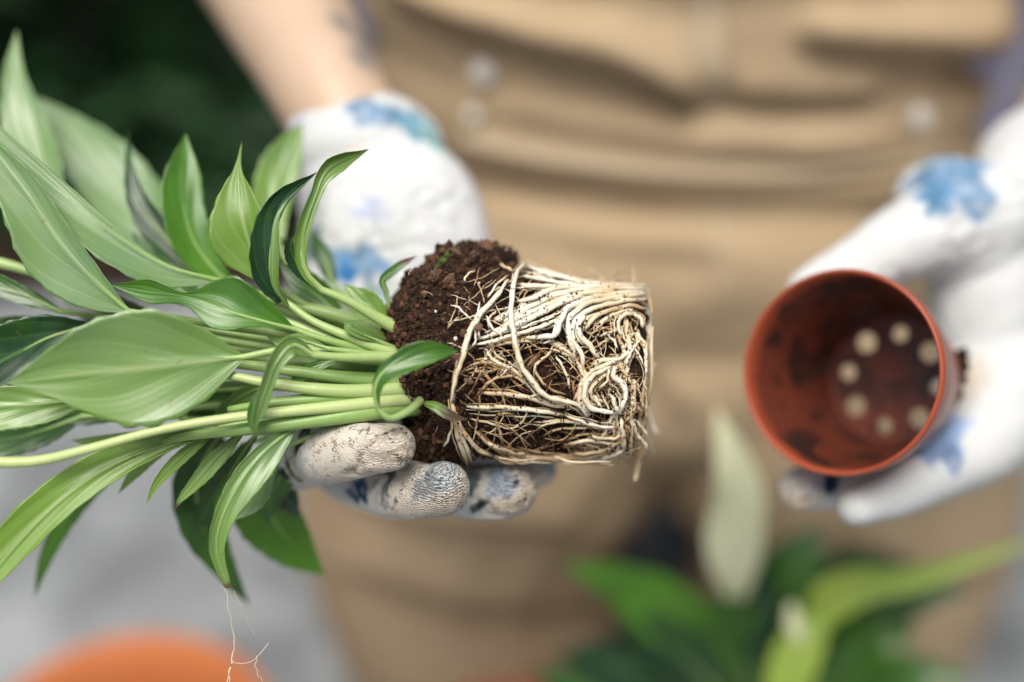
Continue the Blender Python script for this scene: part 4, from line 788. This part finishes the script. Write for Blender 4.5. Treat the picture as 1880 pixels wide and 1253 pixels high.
# ------------------------------------------------------------------ potted lily in front
lc = CAM + 1.0 * ((1405 - 940) * KPX * RT + (626.5 - 1310) * KPX * UP + FW)
P2 = thing('potted_peace_lily', 'blurred leafy potted plant with a pale upright bloom at lower right', 'plant', (lc[0], lc[1], 0))
PZ = .20
ground_pot('pot', '', (lc[0], lc[1]), .085, PZ, POTR, P2)
v, f = tube([(lc[0], lc[1], PZ - .05), (lc[0], lc[1], PZ - .022)], .076, 40, ck=.05); mk('potting_soil', v, f, [SOIL], P2)
cx, cy, cz = proj(np.array([lc[0], lc[1], PZ - .02])[None]); c0 = (float(cx[0]), float(cy[0]), float(cz[0]))
def l2(mid, wl, wr=None, **k):
    b = mid[0]; m_ = tuple((np.array(c0) * .5 + np.array(b) * .5)); return leaf(P2, mid, wl, wr, pet=[c0, m_], pr=(16, 11, 9), n=22, m=6, **k)
l2([(1352, 1095, .890), (1350, 1000, .860), (1358, 900, .830), (1340, 820, .812), (1312, 745, .800)], [20, 52, 50, 32, 0], [16, 46, 46, 26, 0], white=True, tint=.5, under=True, fold=(.6, .6), name='spathe', label='pale cream upright bloom')
l2([(1330, 1235, .90), (1250, 1140, .87), (1150, 1075, .85), (1085, 1050, .84), (1025, 1038, .835)], [20, 52, 58, 34, 0], [20, 48, 50, 28, 0], under=False, tint=.75)
l2([(1445, 1260, .89), (1490, 1150, .86), (1580, 1085, .845), (1700, 1060, .835), (1800, 1025, .83), (1915, 990, .825)], [14, 32, 34, 26, 13, 0], [10, 26, 26, 20, 12, 0], under=True, young=True, tint=.3, roll=-15, fold=(.5, .7))
l2([(1480, 1150, .87), (1520, 1095, .86), (1600, 1070, .855), (1680, 1062, .85)], [10, 28, 26, 0], [4, 10, 10, 0], under=True, young=True, tint=1.0)
l2([(1400, 1200, .93), (1430, 1110, .91), (1470, 1030, .90), (1508, 960, .90)], [20, 60, 56, 0], [20, 56, 50, 0], under=False, tint=.3)
l2([(1420, 1170, .94), (1500, 1090, .93), (1580, 1050, .92), (1690, 1040, .91)], [20, 44, 40, 0], [20, 40, 38, 0], under=False, tint=.05)
l2([(1480, 1220, .92), (1590, 1140, .90), (1690, 1095, .89), (1790, 1090, .885)], [20, 40, 34, 0], [20, 40, 34, 0], under=False, tint=.12)
l2([(1440, 1330, .86), (1450, 1250, .85), (1480, 1180, .845), (1530, 1120, .84)], [20, 40, 40, 0], [18, 36, 34, 0], under=False, young=True, tint=.4)
l2([(1470, 1180, .845), (1460, 1150, .843), (1455, 1128, .842), (1453, 1108, .842)], [10, 18, 18, 6], [10, 18, 18, 6], white=True, under=True, tint=.4, fold=(1.2, 1.2), name='flower_bud')
l2([(1330, 1290, .89), (1260, 1210, .87), (1200, 1170, .86), (1130, 1130, .85)], [20, 44, 40, 0], [20, 44, 40, 0], under=False, tint=.05)
l2([(1340, 1330, .90), (1240, 1260, .88), (1130, 1220, .87), (1020, 1200, .86)], [20, 50, 50, 0], [20, 50, 50, 0], under=False, tint=.0)
l2([(1360, 1350, .90), (1240, 1310, .88), (1110, 1270, .87), (960, 1235, .86)], [20, 46, 44, 0], [20, 46, 44, 0], under=False, tint=.3)
l2([(1420, 1330, .93), (1360, 1220, .91), (1340, 1150, .90), (1300, 1080, .895)], [24, 54, 50, 0], [24, 54, 50, 0], under=False, tint=.2)
l2([(1400, 1340, .95), (1420, 1240, .94), (1450, 1170, .935), (1500, 1100, .93)], [24, 56, 54, 0], [24, 56, 54, 0], under=False, tint=.05)
l2([(1480, 1340, .92), (1530, 1260, .90), (1590, 1200, .89), (1680, 1150, .88)], [20, 46, 44, 0], [20, 46, 44, 0], under=False, tint=.5)
l2([(1330, 1190, .91), (1380, 1130, .90), (1400, 1090, .895), (1390, 1040, .89)], [24, 44, 36, 0], [24, 44, 36, 0], under=False, tint=.05)
rl = np.random.RandomState(5)
for k in range(12):                       # more blades round the crown
    a = R(-200 + k * 19 + rl.uniform(-6, 6)); L_ = rl.uniform(190, 330); dx, dy = math.cos(a) * 1.1, math.sin(a) * .8; d0 = .95 - rl.uniform(0, .03)
    l2([(1400 + dx * L_ * .35, 1300 + dy * L_ * .45, d0), (1400 + dx * L_ * .65, 1290 + dy * L_ * .8, d0 - .03), (1400 + dx * L_ * .9, 1290 + dy * L_ * .95, d0 - .045), (1400 + dx * L_ * 1.2, 1300 + dy * L_ * 1.0, d0 - .05)], [14, 36, 32, 0], under=False, tint=float(rl.uniform(0, .6)))
